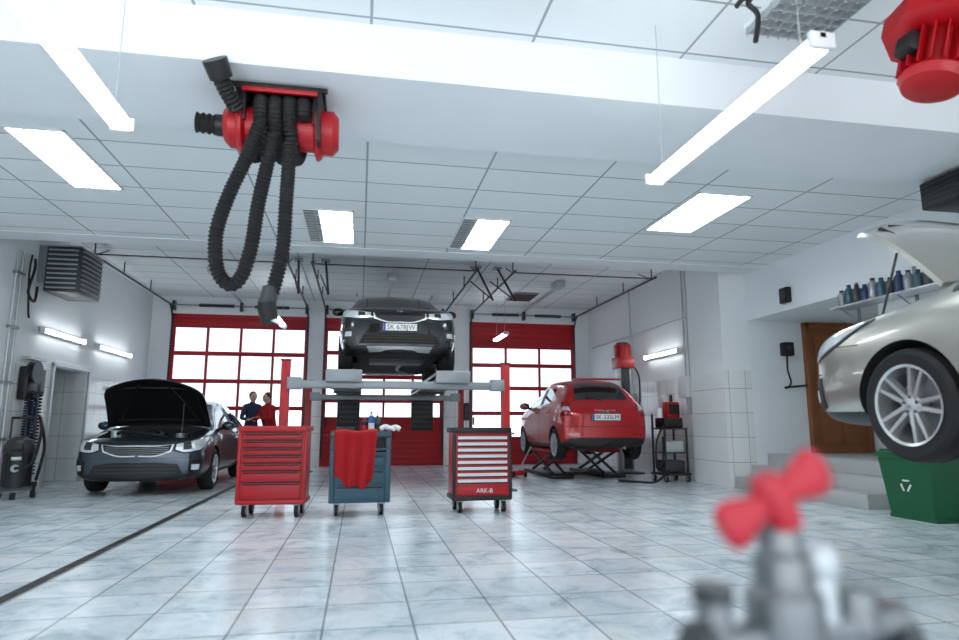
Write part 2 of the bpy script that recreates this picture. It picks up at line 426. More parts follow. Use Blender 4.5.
def patch(b, bvh, top, bot, m, nu=14, nv=4, off=.006, mirror=True):
    for sx in ((1, -1) if mirror else (1,)):
        T = [Vector((p[0]*sx, p[1], p[2])) for p in top]; Bt = [Vector((p[0]*sx, p[1], p[2])) for p in bot]
        V = []; W = []
        for j in range(nv+1):
            for i in range(nu+1):
                p = poly_at(T, i/nu).lerp(poly_at(Bt, i/nu), j/nv)
                l, n, _, _ = bvh.find_nearest(p)
                if n.dot(p-l) < 0 and (p-l).length > .001 and n.dot(l-Vector((0, 2, .7))) < 0: n = -n
                V.append(l+n*off); W.append(l-n*.012)
        N = len(V); k = nu+1
        F = []
        for j in range(nv):
            for i in range(nu): F.append([j*k+i, j*k+i+1, (j+1)*k+i+1, (j+1)*k+i])
        for i in range(nu):
            F.append([i, i+1, N+i+1, N+i]); F.append([nv*k+i, nv*k+i+1, N+nv*k+i+1, N+nv*k+i])
        for j in range(nv):
            F.append([j*k, (j+1)*k, N+(j+1)*k, N+j*k]); F.append([j*k+nu, (j+1)*k+nu, N+(j+1)*k+nu, N+j*k+nu])
        b.add(V+W, F, m)

def body(ST, paint, ax, ra, W, bay=None, drop=.11):
    mats = [paint, M_glass, M_under, M_black]
    V = []; F = []; mi = []
    ring = 16
    def sec(st):
        s, zb, zs, zt, w, ty, wt = st[:7]
        h = zs-zb
        R = [(0, 0, zb), (.82*w, 0, zb), (.97*w, 0, zb+.09), (w, 0, zb+.42*h), (.985*w, 0, zb+.80*h), (.94*w, 0, zs)]
        if ty == 'h': R += [(.84*w, 0, zs+.5*(zt-zs)), (.52*w, 0, zs+.88*(zt-zs)), (0, 0, zt)]
        elif ty == 'c': R += [(.885*w, 0, zs+.02), (.80*w, 0, zs+.035), (0, -.10 if s < 2.3 else .04, zt)]
        else: R += [(wt+.02, 0, zt-drop), (wt-.06, 0, zt-.035), (0, -.05 if s < 2.2 else 0, zt)]
        return [(x, s+y, z) for x, y, z in R]
    S = [sec(st) for st in ST]
    for R in S:
        V += R; V += [(-R[j][0], R[j][1], R[j][2]) for j in range(7, 0, -1)]
    for i in range(len(S)-1):
        tag = ST[i][7]
        for k in range(16):
            F.append([i*ring+k, i*ring+(k+1) % 16, (i+1)*ring+(k+1) % 16, (i+1)*ring+k])
            j = k if k < 8 else 15-k
            q = 0
            if j == 0: q = 2
            elif j == 1: q = 3
            elif j == 7 and tag in ('ws', 'rw'): q = 1
            elif j == 5 and tag in ('ws', 'side'): q = 1
            elif j == 5 and tag == 'pillar': q = 3
            mi.append(q)
    for e, dy in ((0, -.06), (len(S)-1, .05)):
        base = e*ring; cs = {0: base, 8: base+8}
        for j in range(1, 8):
            cs[j] = len(V); p = S[e][j]; V.append((0, p[1]+dy, p[2] if j > 1 else p[2]))
        for j in range(8):
            F.append([base+j, base+j+1, cs[j+1], cs[j]]); mi.append(3 if j < 2 else 0)
            l0 = base+(16-j) % 16; l1 = base+(16-j-1)
            F.append([l0, l1, cs[j+1], cs[j]]); mi.append(3 if j < 2 else 0)
    me = bpy.data.meshes.new('b'); me.from_pydata(V, [], F)
    for m in mats: me.materials.append(m)
    me.polygons.foreach_set('material_index', mi)
    bm = bmesh.new(); bm.from_mesh(me); bmesh.ops.remove_doubles(bm, verts=bm.verts, dist=1e-5)
    bmesh.ops.recalc_face_normals(bm, faces=bm.faces)
    bm.to_mesh(me); bm.free()
    ob = bpy.data.objects.new('b', me)
    md = ob.modifiers.new('s', 'SUBSURF'); md.levels = 3; md.render_levels = 3
    me2 = eval_mesh(ob)
    bvh = BVHTree.FromPolygons([v.co.copy() for v in me2.vertices], [list(p.vertices) for p in me2.polygons])
    c = B(); zr, a1, a2 = ax
    for a in (a1, a2):
        for sx in (1, -1):
            c.cyl((sx*(W-.30), a, zr), (sx*(W+.3), a, zr), ra, M_under, seg=48)
    cm = bpy.data.meshes.new('c')
    if bay:
        c.bx(-bay[0], bay[0], bay[1], bay[2], bay[3], 1.6, M_under)
    cm.from_pydata([tuple(v) for v in c.v], [], c.f)
    for m in mats: cm.materials.append(m)
    cm.polygons.foreach_set('material_index', [2]*len(cm.polygons))
    bm = bmesh.new(); bm.from_mesh(cm); bmesh.ops.recalc_face_normals(bm, faces=bm.faces); bm.to_mesh(cm); bm.free()
    co = bpy.data.objects.new('c', cm); scene.collection.objects.link(co)
    ob = bpy.data.objects.new('b', me2); bo = ob.modifiers.new('x', 'BOOLEAN'); bo.object = co; bo.operation = 'DIFFERENCE'; bo.solver = 'EXACT'
    me3 = eval_mesh(ob); bpy.data.objects.remove(co)
    return me3, bvh

def plate(b, txt, y, z, ang, front=True):
    M = Matrix.Translation((0, y, z)) @ (Matrix.Identity(4) if front else Matrix.Rotation(pi, 4, 'Z')) @ Matrix.Rotation(ang, 4, 'X')
    b.box((0, 0, 0), (.54, .016, .125), M_black, .005, M)
    b.box((.0, -.008, 0), (.52, .006, .11), M_plate, .002, M)
    b.box((-.24, -.011, 0), (.035, .004, .108), M_brightblue, 0, M)
    b.mesh(text_mesh(txt, .105, M_black), M @ Matrix.Translation((.015, -.0125, -.002)) @ Matrix.Rotation(pi/2, 4, 'X'))

def surf_y(bvh, x, z, front=True):
    if front: h = bvh.ray_cast(Vector((x, -2, z)), Vector((0, 1, 0)))
    else: h = bvh.ray_cast(Vector((x, 8, z)), Vector((0, -1, 0)))
    return h[0].y if h[0] else 0

def mirrors(b, paint, W, y, z):
    for sx in (1, -1):
        b.sph((sx*(W+.09), y, z+.03), (.11, .075, .075), paint, M=None)
        b.box((sx*(W+.09), y+.06, z+.03), (.17, .02, .10), M_glass, .01)
        b.cyl((sx*(W-.08), y+.02, z-.03), (sx*(W+.04), y+.01, z), .022, M_black, seg=8)

def seams(b, bvh, W, ys, z0, z1):
    for y in ys:
        for sx in (1, -1):
            patch(b, bvh, [(sx*W, y-.005, z1), (sx*W, y+.005, z1)], [(sx*W, y-.005, z0), (sx*W, y+.005, z0)], M_black, 1, 10, .002, False)

def engine(b, hw, y0, y1, z0):
    yc = (y0+y1)/2
    b.bx(-.32, .28, yc-.16, yc+.2, z0, z0+.30, M_dgrey, .03)
    b.box((-.02, yc+.02, z0+.33), (.5, .3, .06), M_black, .025)
    for i in range(4): b.cyl((-.2+i*.12, yc-.05, z0+.35), (-.2+i*.12, yc-.05, z0+.40), .03, M_dgrey, seg=10)
    b.bx(.33, .53, yc-.02, yc+.24, z0, z0+.34, M_black, .015)
    b.bx(.33, .53, yc-.02, yc+.24, z0+.34, z0+.37, M_dgrey, .01)
    b.cyl((-.46, yc-.1, z0+.1), (-.46, yc-.1, z0+.42), .07, M_lgrey, seg=16); b.cyl((-.46, yc-.1, z0+.42), (-.46, yc-.1, z0+.45), .045, M_black)
    b.cyl((-.47, yc+.22, z0+.05), (-.47, yc+.22, z0+.42), .08, M_dgrey); b.cyl((.47, yc-.25, z0+.05), (.47, yc-.25, z0+.38), .06, M_grey)
    b.tube([(-.46, yc-.1, z0+.36), (-.3, yc-.25, z0+.4), (.1, yc-.28, z0+.36), (.3, yc-.15, z0+.3)], .025, M_rub)
    b.tube([(.2, yc+.2, z0+.3), (0, yc+.3, z0+.42), (-.3, yc+.28, z0+.38)], .03, M_rub, corr=.014)
    b.bx(-.5, .5, y0+.02, y0+.06, z0-.1, z0+.3, M_dgrey, .01)

def hood_panel(b, paint, w0, w1, hinge, L, ang):
    M = Matrix.Translation((0, hinge[0], hinge[1])) @ Matrix.Rotation(-ang, 4, 'X')
    nu, nv = 14, 10
    def grid(dz, inset=0):
        V = []
        for j in range(nv+1):
            t = j/nv
            for i in range(nu+1):
                u = -1+2*i/nu
                w = (w0*(1-t)+w1*t)*(1-.10*max(0, t-.75)/.25)-inset
                y = -(L-inset)*t+(.14*t*t)*u*u
                z = .06*(1-u*u)*.8-.16*t*t*t+dz-.015*abs(u)**6
                V.append((u*w, y, z))
        return V
    F = []
    k = nu+1
    for j in range(nv):
        for i in range(nu): F.append([j*k+i, j*k+i+1, (j+1)*k+i+1, (j+1)*k+i])
    A = grid(0); Bv = grid(-.03)
    b.add(A, F, paint, M); b.add(Bv, F, M_black, M)
    R = [i for i in range(k)]+[j*k+nu for j in range(1, nv+1)]+[nv*k+i for i in range(nu-1, -1, -1)]+[j*k for j in range(nv-1, 0, -1)]
    n = len(R); V = [A[i] for i in R]+[Bv[i] for i in R]
    b.add(V, [[i, (i+1) % n, n+(i+1) % n, n+i] for i in range(n)], paint, M)
    for a, c in (((-w0*.75, -.1), (-w1*.3, -L*.85)), ((w0*.75, -.1), (w1*.3, -L*.85)), ((-w0*.8, -.12), (w0*.8, -.12)), ((-w1*.7, -L*.8), (w1*.7, -L*.8)), ((-w0*.86, -.1), (-w1*.85, -L*.75)), ((w0*.86, -.1), (w1*.85, -L*.75))):
        P = []
        for q in range(6):
            t = q/5; x = a[0]*(1-t)+c[0]*t; y = a[1]*(1-t)+c[1]*t; tt = -y/L
            P.append(M @ Vector((x, y, .05*(1-(x/w0)**2)-.16*tt**3-.035)))
        b.tube(P, .018, M_black, 6, 2)
    return M

CEED = [(0.00, .22, .68, .73, .68, 'h', 0, 'h'), (0.08, .20, .75, .80, .82, 'h', 0, 'h'), (0.32, .19, .81, .87, .885, 'h', 0, 'h'), (0.80, .18, .87, .94, .90, 'h', 0, 'h'),
        (1.14, .18, .91, .98, .90, 'c', 0, 'ws'), (1.85, .18, .94, 1.40, .90, 'r', .58, 'side'), (2.50, .18, .96, 1.47, .90, 'r', .61, 'pillar'),
        (2.60, .18, .96, 1.475, .90, 'r', .61, 'side'), (3.30, .18, .99, 1.46, .90, 'r', .60, 'cp'), (3.80, .20, 1.02, 1.40, .88, 'r', .57, 'rw'),
        (4.14, .22, 1.0, 1.04, .86, 'c', 0, 't'), (4.27, .26, .90, .95, .82, 'h', 0, 't'), (4.33, .30, .76, .82, .70, 'h', 0, 't')]
PIC = [(0, .26, .68, .72, .52, 'h', 0, 'h'), (.08, .22, .76, .81, .69, 'h', 0, 'h'), (.28, .20, .85, .91, .77, 'h', 0, 'h'), (.6, .18, .90, .98, .81, 'h', 0, 'h'),
       (.85, .18, .95, 1.03, .81, 'c', 0, 'ws'), (1.5, .18, .98, 1.44, .81, 'r', .53, 'side'), (2.03, .18, 1.0, 1.53, .81, 'r', .57, 'pillar'),
       (2.12, .18, 1.0, 1.535, .81, 'r', .57, 'side'), (2.72, .18, 1.03, 1.52, .81, 'r', .56, 'cp'), (3.22, .2, 1.05, 1.46, .81, 'r', .54, 'rw'),
       (3.46, .22, 1.00, 1.04, .80, 'c', 0, 't'), (3.58, .24, .92, .97, .795, 'h', 0, 't'), (3.64, .26, .80, .86, .74, 'h', 0, 't')]
SUV = [(0, .34, .86, .92, .72, 'h', 0, 'h'), (.08, .30, .96, 1.02, .86, 'h', 0, 'h'), (.32, .28, 1.04, 1.10, .93, 'h', 0, 'h'), (.85, .26, 1.09, 1.17, .95, 'h', 0, 'h'),
       (1.15, .26, 1.12, 1.20, .95, 'c', 0, 'ws'), (1.80, .26, 1.14, 1.60, .95, 'r', .66, 'side'), (2.45, .26, 1.15, 1.68, .95, 'r', .70, 'pillar'),
       (2.55, .26, 1.15, 1.685, .95, 'r', .70, 'side'), (3.25, .26, 1.18, 1.67, .95, 'r', .68, 'cp'), (3.9, .28, 1.22, 1.60, .94, 'r', .64, 'rw'),
       (4.25, .30, 1.18, 1.22, .92, 'c', 0, 't'), (4.38, .34, 1.06, 1.10, .88, 'h', 0, 't'), (4.44, .40, .88, .94, .80, 'h', 0, 't')]

def ceed(name, loc, rz, paint, open_ang):
    b = B()
    me, bvh = body(CEED, paint, (.32, .90, 3.55), .365, .89, bay=(.62, .19, 1.04, .50))
    b.mesh(me)
    for a in (.90, 3.55):
        for sx in (1, -1): wheel(b, (sx*.79, a, .32), .318, .205, sx)
    # grille with bright surround
    patch(b, bvh, [(0, -.06, .715), (.25, -.05, .715), (.48, 0, .735)], [(0, -.06, .555), (.25, -.05, .555), (.45, 0, .62)], M_bright, 12, 6, .006)
    patch(b, bvh, [(0, -.06, .697), (.25, -.05, .697), (.455, 0, .717)], [(0, -.06, .573), (.25, -.05, .573), (.43, 0, .64)], M_black, 12, 6, .012)
    for k in range(4):
        z = .593+k*.026; patch(b, bvh, [(0, -.06, z+.003), (.41, 0, z+.012)], [(0, -.06, z-.003), (.41, 0, z+.006)], M_grey, 8, 1, .016)
    # headlights
    patch(b, bvh, [(.49, 0, .745), (.64, .05, .785), (.79, .17, .83), (.865, .42, .865), (.87, .66, .89)], [(.48, 0, .635), (.62, .05, .595), (.79, .16, .63), (.87, .40, .73), (.88, .64, .86)], M_black, 20, 6, .006)
    patch(b, bvh, [(.515, 0, .732), (.64, .05, .770), (.78, .17, .815), (.86, .42, .85), (.87, .60, .873)], [(.505, 0, .65), (.63, .05, .613), (.79, .16, .648), (.87, .38, .745), (.88, .58, .85)], M_lens, 20, 6, .012)
    patch(b, bvh, [(.60, .03, .745), (.69, .08, .765)], [(.60, .03, .645), (.69, .08, .65)], M_dgrey, 6, 4, .015)
    # lower intake and fog lights
    patch(b, bvh, [(0, -.06, .47), (.3, -.03, .47), (.54, .03, .44)], [(0, -.06, .28), (.3, -.03, .28), (.62, .05, .28)], M_black, 12, 4, .009)
    for z in (.33, .38, .43): patch(b, bvh, [(0, -.06, z+.004), (.52, .03, z+.004)], [(0, -.06, z-.004), (.52, .03, z-.004)], M_dgrey, 10, 1, .013)
    patch(b, bvh, [(.67, .07, .50), (.82, .18, .52)], [(.67, .07, .32), (.83, .19, .32)], M_black, 6, 4, .009)
    patch(b, bvh, [(.70, .09, .44), (.78, .13, .44)], [(.70, .09, .37), (.78, .13, .37)], M_lens, 4, 4, .015)
    patch(b, bvh, [(0, -.06, .535), (.6, .03, .535), (.8, .18, .545)], [(0, -.06, .528), (.6, .03, .528), (.8, .18, .538)], M_black, 14, 1, .003)
    patch(b, bvh, [(.86, .36, .71), (.885, .56, .70)], [(.86, .36, .705), (.885, .56, .695)], M_black, 6, 1, .003)
    seams(b, bvh, .89, (1.32, 2.55, 3.35), .30, .95)
    for y in (2.25, 3.15):
        for sx in (1, -1): b.box((sx*.905, y, .83), (.03, .17, .025), paint, .01)
    mirrors(b, paint, .86, 1.50, .96)
    patch(b, bvh, [(.50, 4.3, .96), (.80, 4.2, .97)], [(.50, 4.35, .82), (.84, 4.2, .80)], M_lensred, 8, 4, .008)
    plate(b, 'SK 412KE', surf_y(bvh, 0, .7, False)+.01, .70, 0, False)
    engine(b, .6, .22, 1.0, .50)
    hood_panel(b, paint, .76, .70, (1.10, .99), .98, open_ang)
    b.cyl((.5, .3, .75), (.46, .50, 1.32), .008, M_dgrey, seg=6)
    b.bx(-.62, .62, 1.04, 1.16, .86, .93, M_black, .02)
    for x in (-.35, .15): b.cyl((x, 1.12, .99), (x+.42, 1.28, 1.06), .008, M_black, seg=6)
    return b.done(name, loc, rz, 32)

ceed('hatchback_car', (-3.1, 10.05, 0), 0.02, M_pdark, math.radians(52))
ceed('hatchback_car', (3.88, 3.99, .79), pi, M_psilver, math.radians(46))

# SUV
b = B(); me, bvh = body(SUV, M_pblack, (.355, .90, 3.54), .40, .95); b.mesh(me)
for a in (.90, 3.54):
    for sx in (1, -1): wheel(b, (sx*.83, a, .355), .355, .23, sx, 5, False)
patch(b, bvh, [(0, -.06, .95), (.2, -.05, .95), (.42, 0, .975)], [(0, -.06, .79), (.2, -.05, .79), (.40, 0, .85)], M_bright, 12, 5, .005)
patch(b, bvh, [(0, -.06, .932), (.2, -.05, .932), (.40, 0, .955)], [(0, -.06, .808), (.2, -.05, .808), (.38, 0, .868)], M_black, 12, 5, .011)
patch(b, bvh, [(.45, 0, .975), (.62, .04, 1.005), (.82, .15, 1.04), (.91, .42, 1.07)], [(.45, 0, .87), (.62, .04, .85), (.82, .15, .88), (.92, .36, .97)], M_lens, 16, 5, .008)
patch(b, bvh, [(.54, .02, .965), (.64, .05, .975)], [(.54, .02, .885), (.64, .05, .88)], M_dgrey, 6, 4, .012)
patch(b, bvh, [(0, -.06, .63), (.3, -.03, .63), (.55, .03, .60)], [(0, -.06, .46), (.3, -.03, .46), (.62, .06, .46)], M_under, 12, 4, .008)
for z in (.50, .55, .59): patch(b, bvh, [(0, -.06, z+.004), (.54, .03, z+.004)], [(0, -.06, z-.004), (.54, .03, z-.004)], M_dgrey, 10, 1, .012)
patch(b, bvh, [(.68, .06, .68), (.83, .15, .69)], [(.68, .06, .53), (.84, .18, .53)], M_dgrey, 6, 4, .008)
patch(b, bvh, [(.72, .09, .64), (.79, .12, .64)], [(.72, .09, .57), (.79, .12, .57)], M_lens, 4, 4, .014)
patch(b, bvh, [(0, -.06, .42), (.5, .05, .42)], [(0, -.05, .37), (.46, .05, .37)], M_grey, 10, 2, .012)
plate(b, 'SK 678JW', surf_y(bvh, 0, .71)-.012, .715, -.05)
b.mesh(text_mesh('KIA', .06, M_chrome), Matrix.Translation((0, surf_y(bvh, 0, .985)-.012, .985)) @ Matrix.Rotation(pi/2, 4, 'X'))
mirrors(b, M_pblack, .92, 1.55, 1.17); seams(b, bvh, .95, (1.35, 2.5, 3.4), .40, 1.1)
for sx in (1, -1):
    b.tube([(sx*.69, 1.9, 1.58), (sx*.72, 2.1, 1.66), (sx*.74, 2.9, 1.70), (sx*.71, 3.7, 1.65), (sx*.69, 3.85, 1.59)], .018, M_lgrey, 8)
    for y in (2.2, 3.15): b.box((sx*.955, y, 1.02), (.03, .18, .028), M_chrome, .01)
patch(b, bvh, [(.45, 4.4, 1.12), (.88, 4.2, 1.14)], [(.45, 4.4, 1.02), (.88, 4.25, .98)], M_lensred, 8, 4, .008)
for x in (-.45, .1): b.cyl((x, 1.10, 1.21), (x+.48, 1.26, 1.26), .009, M_black, seg=6)
b.bx(-.45, .45, .5, 1.3, .24, .3, M_dgrey, .02); b.bx(-.5, .5, 3.2, 3.8, .26, .32, M_dgrey, .02)
b.tube([(.1, 1.2, .27), (.1, 2.4, .26), (.3, 3.1, .27), (.5, 4.3, .33)], .03, M_grey)
b.done('suv_car', (.58, 9.95, 1.785), 0, 32)

# red small car
b = B(); me, bvh = body(PIC, M_pred, (.295, .72, 3.08), .335, .81, drop=.15); b.mesh(me)
for a in (.72, 3.08):
    for sx in (1, -1): wheel(b, (sx*.71, a, .29), .288, .175, sx, 7, False, M_lgrey)
ry = lambda x, z: surf_y(bvh, x, z, False)
patch(b, bvh, [(.62, 3.5, 1.04), (.77, 3.4, 1.08)], [(.60, 3.62, .80), (.79, 3.5, .78)], M_lensred, 8, 8, .012)
patch(b, bvh, [(.65, 3.55, .95), (.75, 3.5, .95)], [(.64, 3.6, .88), (.76, 3.5, .88)], M_lens, 5, 3, .017)
patch(b, bvh, [(0, 3.7, .42), (.5, 3.68, .42), (.70, 3.6, .40)], [(0, 3.7, .28), (.5, 3.66, .28), (.72, 3.6, .28)], M_black, 10, 4, .01)
patch(b, bvh, [(.50, 3.66, .50), (.68, 3.6, .50)], [(.50, 3.66, .45), (.68, 3.6, .45)], M_lensred, 5, 2, .014)
patch(b, bvh, [(0, 3.7, .945), (.2, 3.68, .945)], [(0, 3.7, .925), (.2, 3.68, .925)], M_chrome, 6, 1, .016)
patch(b, bvh, [(0, 3.70, .62), (.5, 3.66, .62), (.74, 3.55, .62)], [(0, 3.70, .61), (.5, 3.66, .61), (.74, 3.55, .61)], M_black, 14, 1, .003)
patch(b, bvh, [(.60, 3.6, .80), (.61, 3.6, .80)], [(.60, 3.6, .62), (.61, 3.6, .62)], M_black, 1, 6, .003)
plate(b, 'SK 535LM', ry(0, .78)+.014, .78, .1, False)
b.box((0, 3.30, 1.475), (.90, .16, .03), M_pred, .014)
b.cyl((0, 3.50, 1.07), (.28, 3.44, 1.16), .009, M_black, seg=6)
mirrors(b, M_pred, .78, 1.2, 1.0); seams(b, bvh, .81, (.95, 2.07, 2.85), .30, 1.0)
for y in (1.85, 2.65):
    for sx in (1, -1): b.box((sx*.815, y, .88), (.03, .15, .028), M_pred, .01)
patch(b, bvh, [(.35, 0, .78), (.55, .05, .84), (.72, .25, .90)], [(.36, 0, .70), (.55, .05, .70), (.74, .22, .78)], M_lens, 10, 4, .008)
patch(b, bvh, [(0, -.06, .50), (.4, 0, .50)], [(0, -.06, .34), (.48, 0, .34)], M_black, 8, 4, .008)
b.cyl((-.35, 3.3, .24), (-.35, 3.62, .24), .025, M_grey)
b.done('small_car', (4.34, 14.56, .36), pi-.01, 32)

# ------------------------------------------------------------------ lifts
b = B()
for x in (-1.11, 2.27):
    for y in (10.0, 14.6):
        b.bx(x-.065, x+.065, y-.06, y+.06, .02, 1.96, M_red, .012); b.bx(x-.15, x+.15, y-.14, y+.14, 0, .02, M_dgrey)
        s = 1 if x < 0 else -1
        b.bx(x+s*.03, x+s*.24, y-.09, y+.09, 1.53, 1.71, M_grey, .01)
        b.bx(x-.075, x+.075, y-.065, y+.065, 1.96, 1.98, M_black)
for y in (10.0, 14.6): b.bx(-1.0, 2.16, y-.08, y+.08, 1.55, 1.665, M_grey, .01)
for xc in (-.25, 1.41):
    b.bx(xc-.27, xc+.27, 9.85, 14.75, 1.67, 1.76, M_grey, .006)
    b.bx(xc-.27, xc-.24, 9.85, 14.75, 1.70, 1.80, M_lgrey); b.bx(xc+.24, xc+.27, 9.85, 14.75, 1.70, 1.80, M_lgrey)
    b.bx(xc-.27, xc+.27, 9.83, 9.86, 1.64, 1.83, M_grey, .01)
    b.bx(xc-.24, xc+.24, 10.3, 14.75, 1.75, 1.78, M_dgrey)
    b.box((xc, 14.85, 1.30), (.50, .05, .85), M_black, .01)
    for i in range(7): b.bx(xc-.24, xc+.24, 14.81, 14.83, .95+i*.11, .98+i*.11, M_dgrey)
    b.cyl((xc-.25, 14.8, 1.70), (xc+.25, 14.8, 1.70), .025, M_grey)
    for y in (11.5, 13): b.bx(xc-.27, xc+.27, y-.03, y+.03, 1.62, 1.66, M_dgrey)
b.bx(2.34, 2.46, 14.5, 14.7, 1.1, 1.5, M_dgrey, .02)
b.done('four_post_lift')

b = B()  # scissor lift under the small car
for sx in (-1, 1):
    x = 4.33+sx*.52
    b.bx(x-.22, x+.22, 11.9, 14.0, .0, .07, M_black, .01); b.bx(x-.20, x+.20, 12.1, 13.8, .47, .53, M_red, .01)
    for q in (-.12, .12):
        b.cyl((x+q, 12.2, .08), (x+q, 13.6, .48), .03, M_dgrey, seg=8); b.cyl((x+q, 13.6, .08), (x+q, 12.2, .48), .03, M_dgrey, seg=8)
b.bx(3.9, 4.8, 12.9, 13.1, 0, .05, M_dgrey)
b.done('scissor_lift')

b = B()  # column lift behind the small car
b.bx(5.42, 5.70, 12.9, 13.15, 0, 2.4, M_lgrey, .015); b.bx(5.25, 5.85, 12.75, 13.3, 0, .03, M_dgrey)
b.bx(5.47, 5.65, 12.88, 12.9, .1, 2.3, M_dgrey)
b.bx(5.38, 5.74, 12.80, 13.2, 2.20, 2.44, M_red, .02); b.cyl((5.56, 13.0, 2.44), (5.56, 13.0, 2.72), .17, M_red, seg=20)
for i in range(6): b.cyl((5.56, 13, 2.48+i*.04), (5.56, 13, 2.495+i*.04), .185, M_red, seg=20)
b.cyl((5.56, 13.0, 2.72), (5.56, 13.0, 2.76), .13, M_dgrey)
b.bx(5.36, 5.76, 12.84, 12.92, .8, 1.3, M_red, .01)
b.tube([(5.7, 12.9, 2.3), (5.85, 12.85, 2.0), (5.8, 12.8, 1.2), (5.72, 12.85, .6)], .018, M_rub)
b.done('lift_column')

b = B()  # two post lift for silver car
for x in (2.35, 5.42):
    b.bx(x-.14, x+.14, 1.55, 1.85, 0, 3.5, M_red, .015); b.bx(x-.25, x+.25, 1.4, 2.0, 0, .03, M_dgrey)
    s = 1 if x < 3 else -1
    b.bx(x+s*.08, x+s*.2, 1.58, 1.82, .75, 1.3, M_dgrey, .01)
    for yy in (2.45, .9):
        p0 = Vector((x+s*.15, 1.7, .84)); p1 = Vector((3.88-s*.55, yy, .84))
        d = (p1-p0); q = Matrix.Translation((p0+p1)/2) @ d.to_track_quat('X', 'Z').to_matrix().to_4x4()
        b.box((0, 0, 0), (d.length, .10, .08), M_dgrey, .008, q)
        b.cyl(p1, p1+Vector((0, 0, .12)), .06, M_rub)
b.bx(2.35, 5.42, 1.6, 1.8, 3.4, 3.5, M_red, .01)
b.done('two_post_lift')

# ------------------------------------------------------------------ tool carts
def caster(b, x, y, r=.06):
    b.cyl((x-.018, y, r), (x+.018, y, r), r, M_rub, seg=20); b.cyl((x-.022, y, r), (x+.022, y, r), r*.55, M_lgrey, seg=16)
    for s in (-1, 1): b.bx(x+s*.026-.003, x+s*.026+.003, y-.03, y+.03, r*.6, .13, M_grey)
    b.bx(x-.035, x+.035, y-.035, y+.035, .125, .14, M_grey)

def cart(name, loc, rz, mbody, mdraw, w=.68, d=.44, h=.95, nd=7, kind=0):
    b = B(); z0 = .14
    b.bx(-w/2, w/2, -d/2, d/2, z0, h-.05, mbody, .012)
    b.bx(-w/2-.015, w/2+.015, -d/2-.015, d/2+.015, z0, z0+.05, M_black if kind != 0 else mbody, .01)
    b.bx(-w/2-.02, w/2+.02, -d/2-.02, d/2+.02, h-.06, h-.035, M_black if kind else mbody, .01)
    for q in ((-w/2-.02, w/2+.02, -d/2-.02, -d/2), (-w/2-.02, w/2+.02, d/2, d/2+.02), (-w/2-.02, -w/2, -d/2, d/2), (w/2, w/2+.02, -d/2, d/2)):
        b.bx(q[0], q[1], q[2], q[3], h-.05, h, mbody if kind == 0 else M_black, .006)
    b.bx(-w/2, w/2, -d/2, d/2, h-.036, h-.03, M_rub)
    for sx in (-1, 1): b.box((sx*(w/2+.005), -d/2+.02, (z0+h-.06)/2+.0), (.04, .06, h-z0-.08), M_black if kind == 2 else mbody, .012)
    zs = z0+.06; ze = h-.07
    fr = [1]*(nd-2)+[1.5, 2.2] if kind == 0 else ([1]*(nd-1)+[2.0])
    tot = sum(fr); z = ze
    b.bx(-w/2+.03, w/2-.03, -d/2-.004, -d/2, zs, ze, M_black)
    for i, f in enumerate(fr):
        hh = (ze-zs)*f/tot; z -= hh
        md = mdraw
        if kind == 2 and i == nd-1: md = M_red
        b.bx(-w/2+.035, w/2-.035, -d/2-.016, -d/2-.002, z+.005, z+hh-.012, md, .004)
        if kind == 2:
            b.bx(-w/2+.03, w/2-.03, -d/2-.024, -d/2-.014, z+hh-.030, z+hh-.010, M_red, .003)
            b.bx(-w/2+.04, w/2-.04, -d/2-.018, -d/2-.002, z+hh-.010, z+hh-.002, M_black)
        else:
            b.bx(-w/2+.05, w/2-.05, -d/2-.020, -d/2-.012, z+hh-.034, z+hh-.018, M_black, .003)
            b.bx(-w/2+.05, w/2-.05, -d/2-.034, -d/2-.014, z+hh-.020, z+hh-.012, md, .003)
    sx = 1 if kind != 0 else -1
    for y in (-.15, .15): b.cyl((sx*w/2, y, h-.10), (sx*(w/2+.06), y, h-.07), .010, M_chrome, seg=8)
    b.cyl((sx*(w/2+.06), -.17, h-.07), (sx*(w/2+.06), .17, h-.07), .014, M_black, seg=10)
    for x in (-w/2+.07, w/2-.07):
        for y in (-d/2+.06, d/2-.06): caster(b, x, y, .065)
    if kind == 2:
        b.mesh(text_mesh('ARK-B', .07, M_white), Matrix.Translation((.02, -d/2-.018, zs+.05)) @ Matrix.Rotation(pi/2, 4, 'X'))
    b.done(name, loc, rz)
cart('tool_cart', (-.92, 7.75, 0), -.08, M_red, M_red, w=.70, h=.99)
cart('tool_cart', (1.42, 7.72, 0), .03, M_red, M_white, w=.66, h=.97, nd=9, kind=2)
# blue trolley
b = B(); w, d, h = .62, .44, .93
b.bx(-w/2, w/2, -d/2, d/2, .14, .70, M_blue, .012)
b.bx(-w/2-.03, w/2+.03, -d/2-.03, d/2+.03, .72, .745, M_blue, .01)
for sx in (-1, 1):
    b.box((sx*w/2, -d/2+.02, .53), (.06, .06, .78), M_blue, .015); b.box((sx*w/2, d/2-.02, .53), (.06, .06, .78), M_blue, .015)
b.bx(-w/2-.03, w/2+.03, -d/2-.03, d/2+.03, .86, .885, M_dgrey, .01)
for q in ((-w/2-.03, w/2+.03, -d/2-.03, -d/2-.01), (-w/2-.03, w/2+.03, d/2+.01, d/2+.03), (-w/2-.03, -w/2-.01, -d/2, d/2), (w/2+.01, w/2+.03, -d/2, d/2)):
    b.bx(q[0], q[1], q[2], q[3], .87, h, M_blue, .006)
for i in range(3): b.bx(-w/2+.04, w/2-.04, -d/2-.015, -d/2, .18+i*.17, .33+i*.17, M_blue, .006); b.bx(-w/2+.06, w/2-.06, -d/2-.025, -d/2-.012, .30+i*.17, .318+i*.17, M_black, .003)
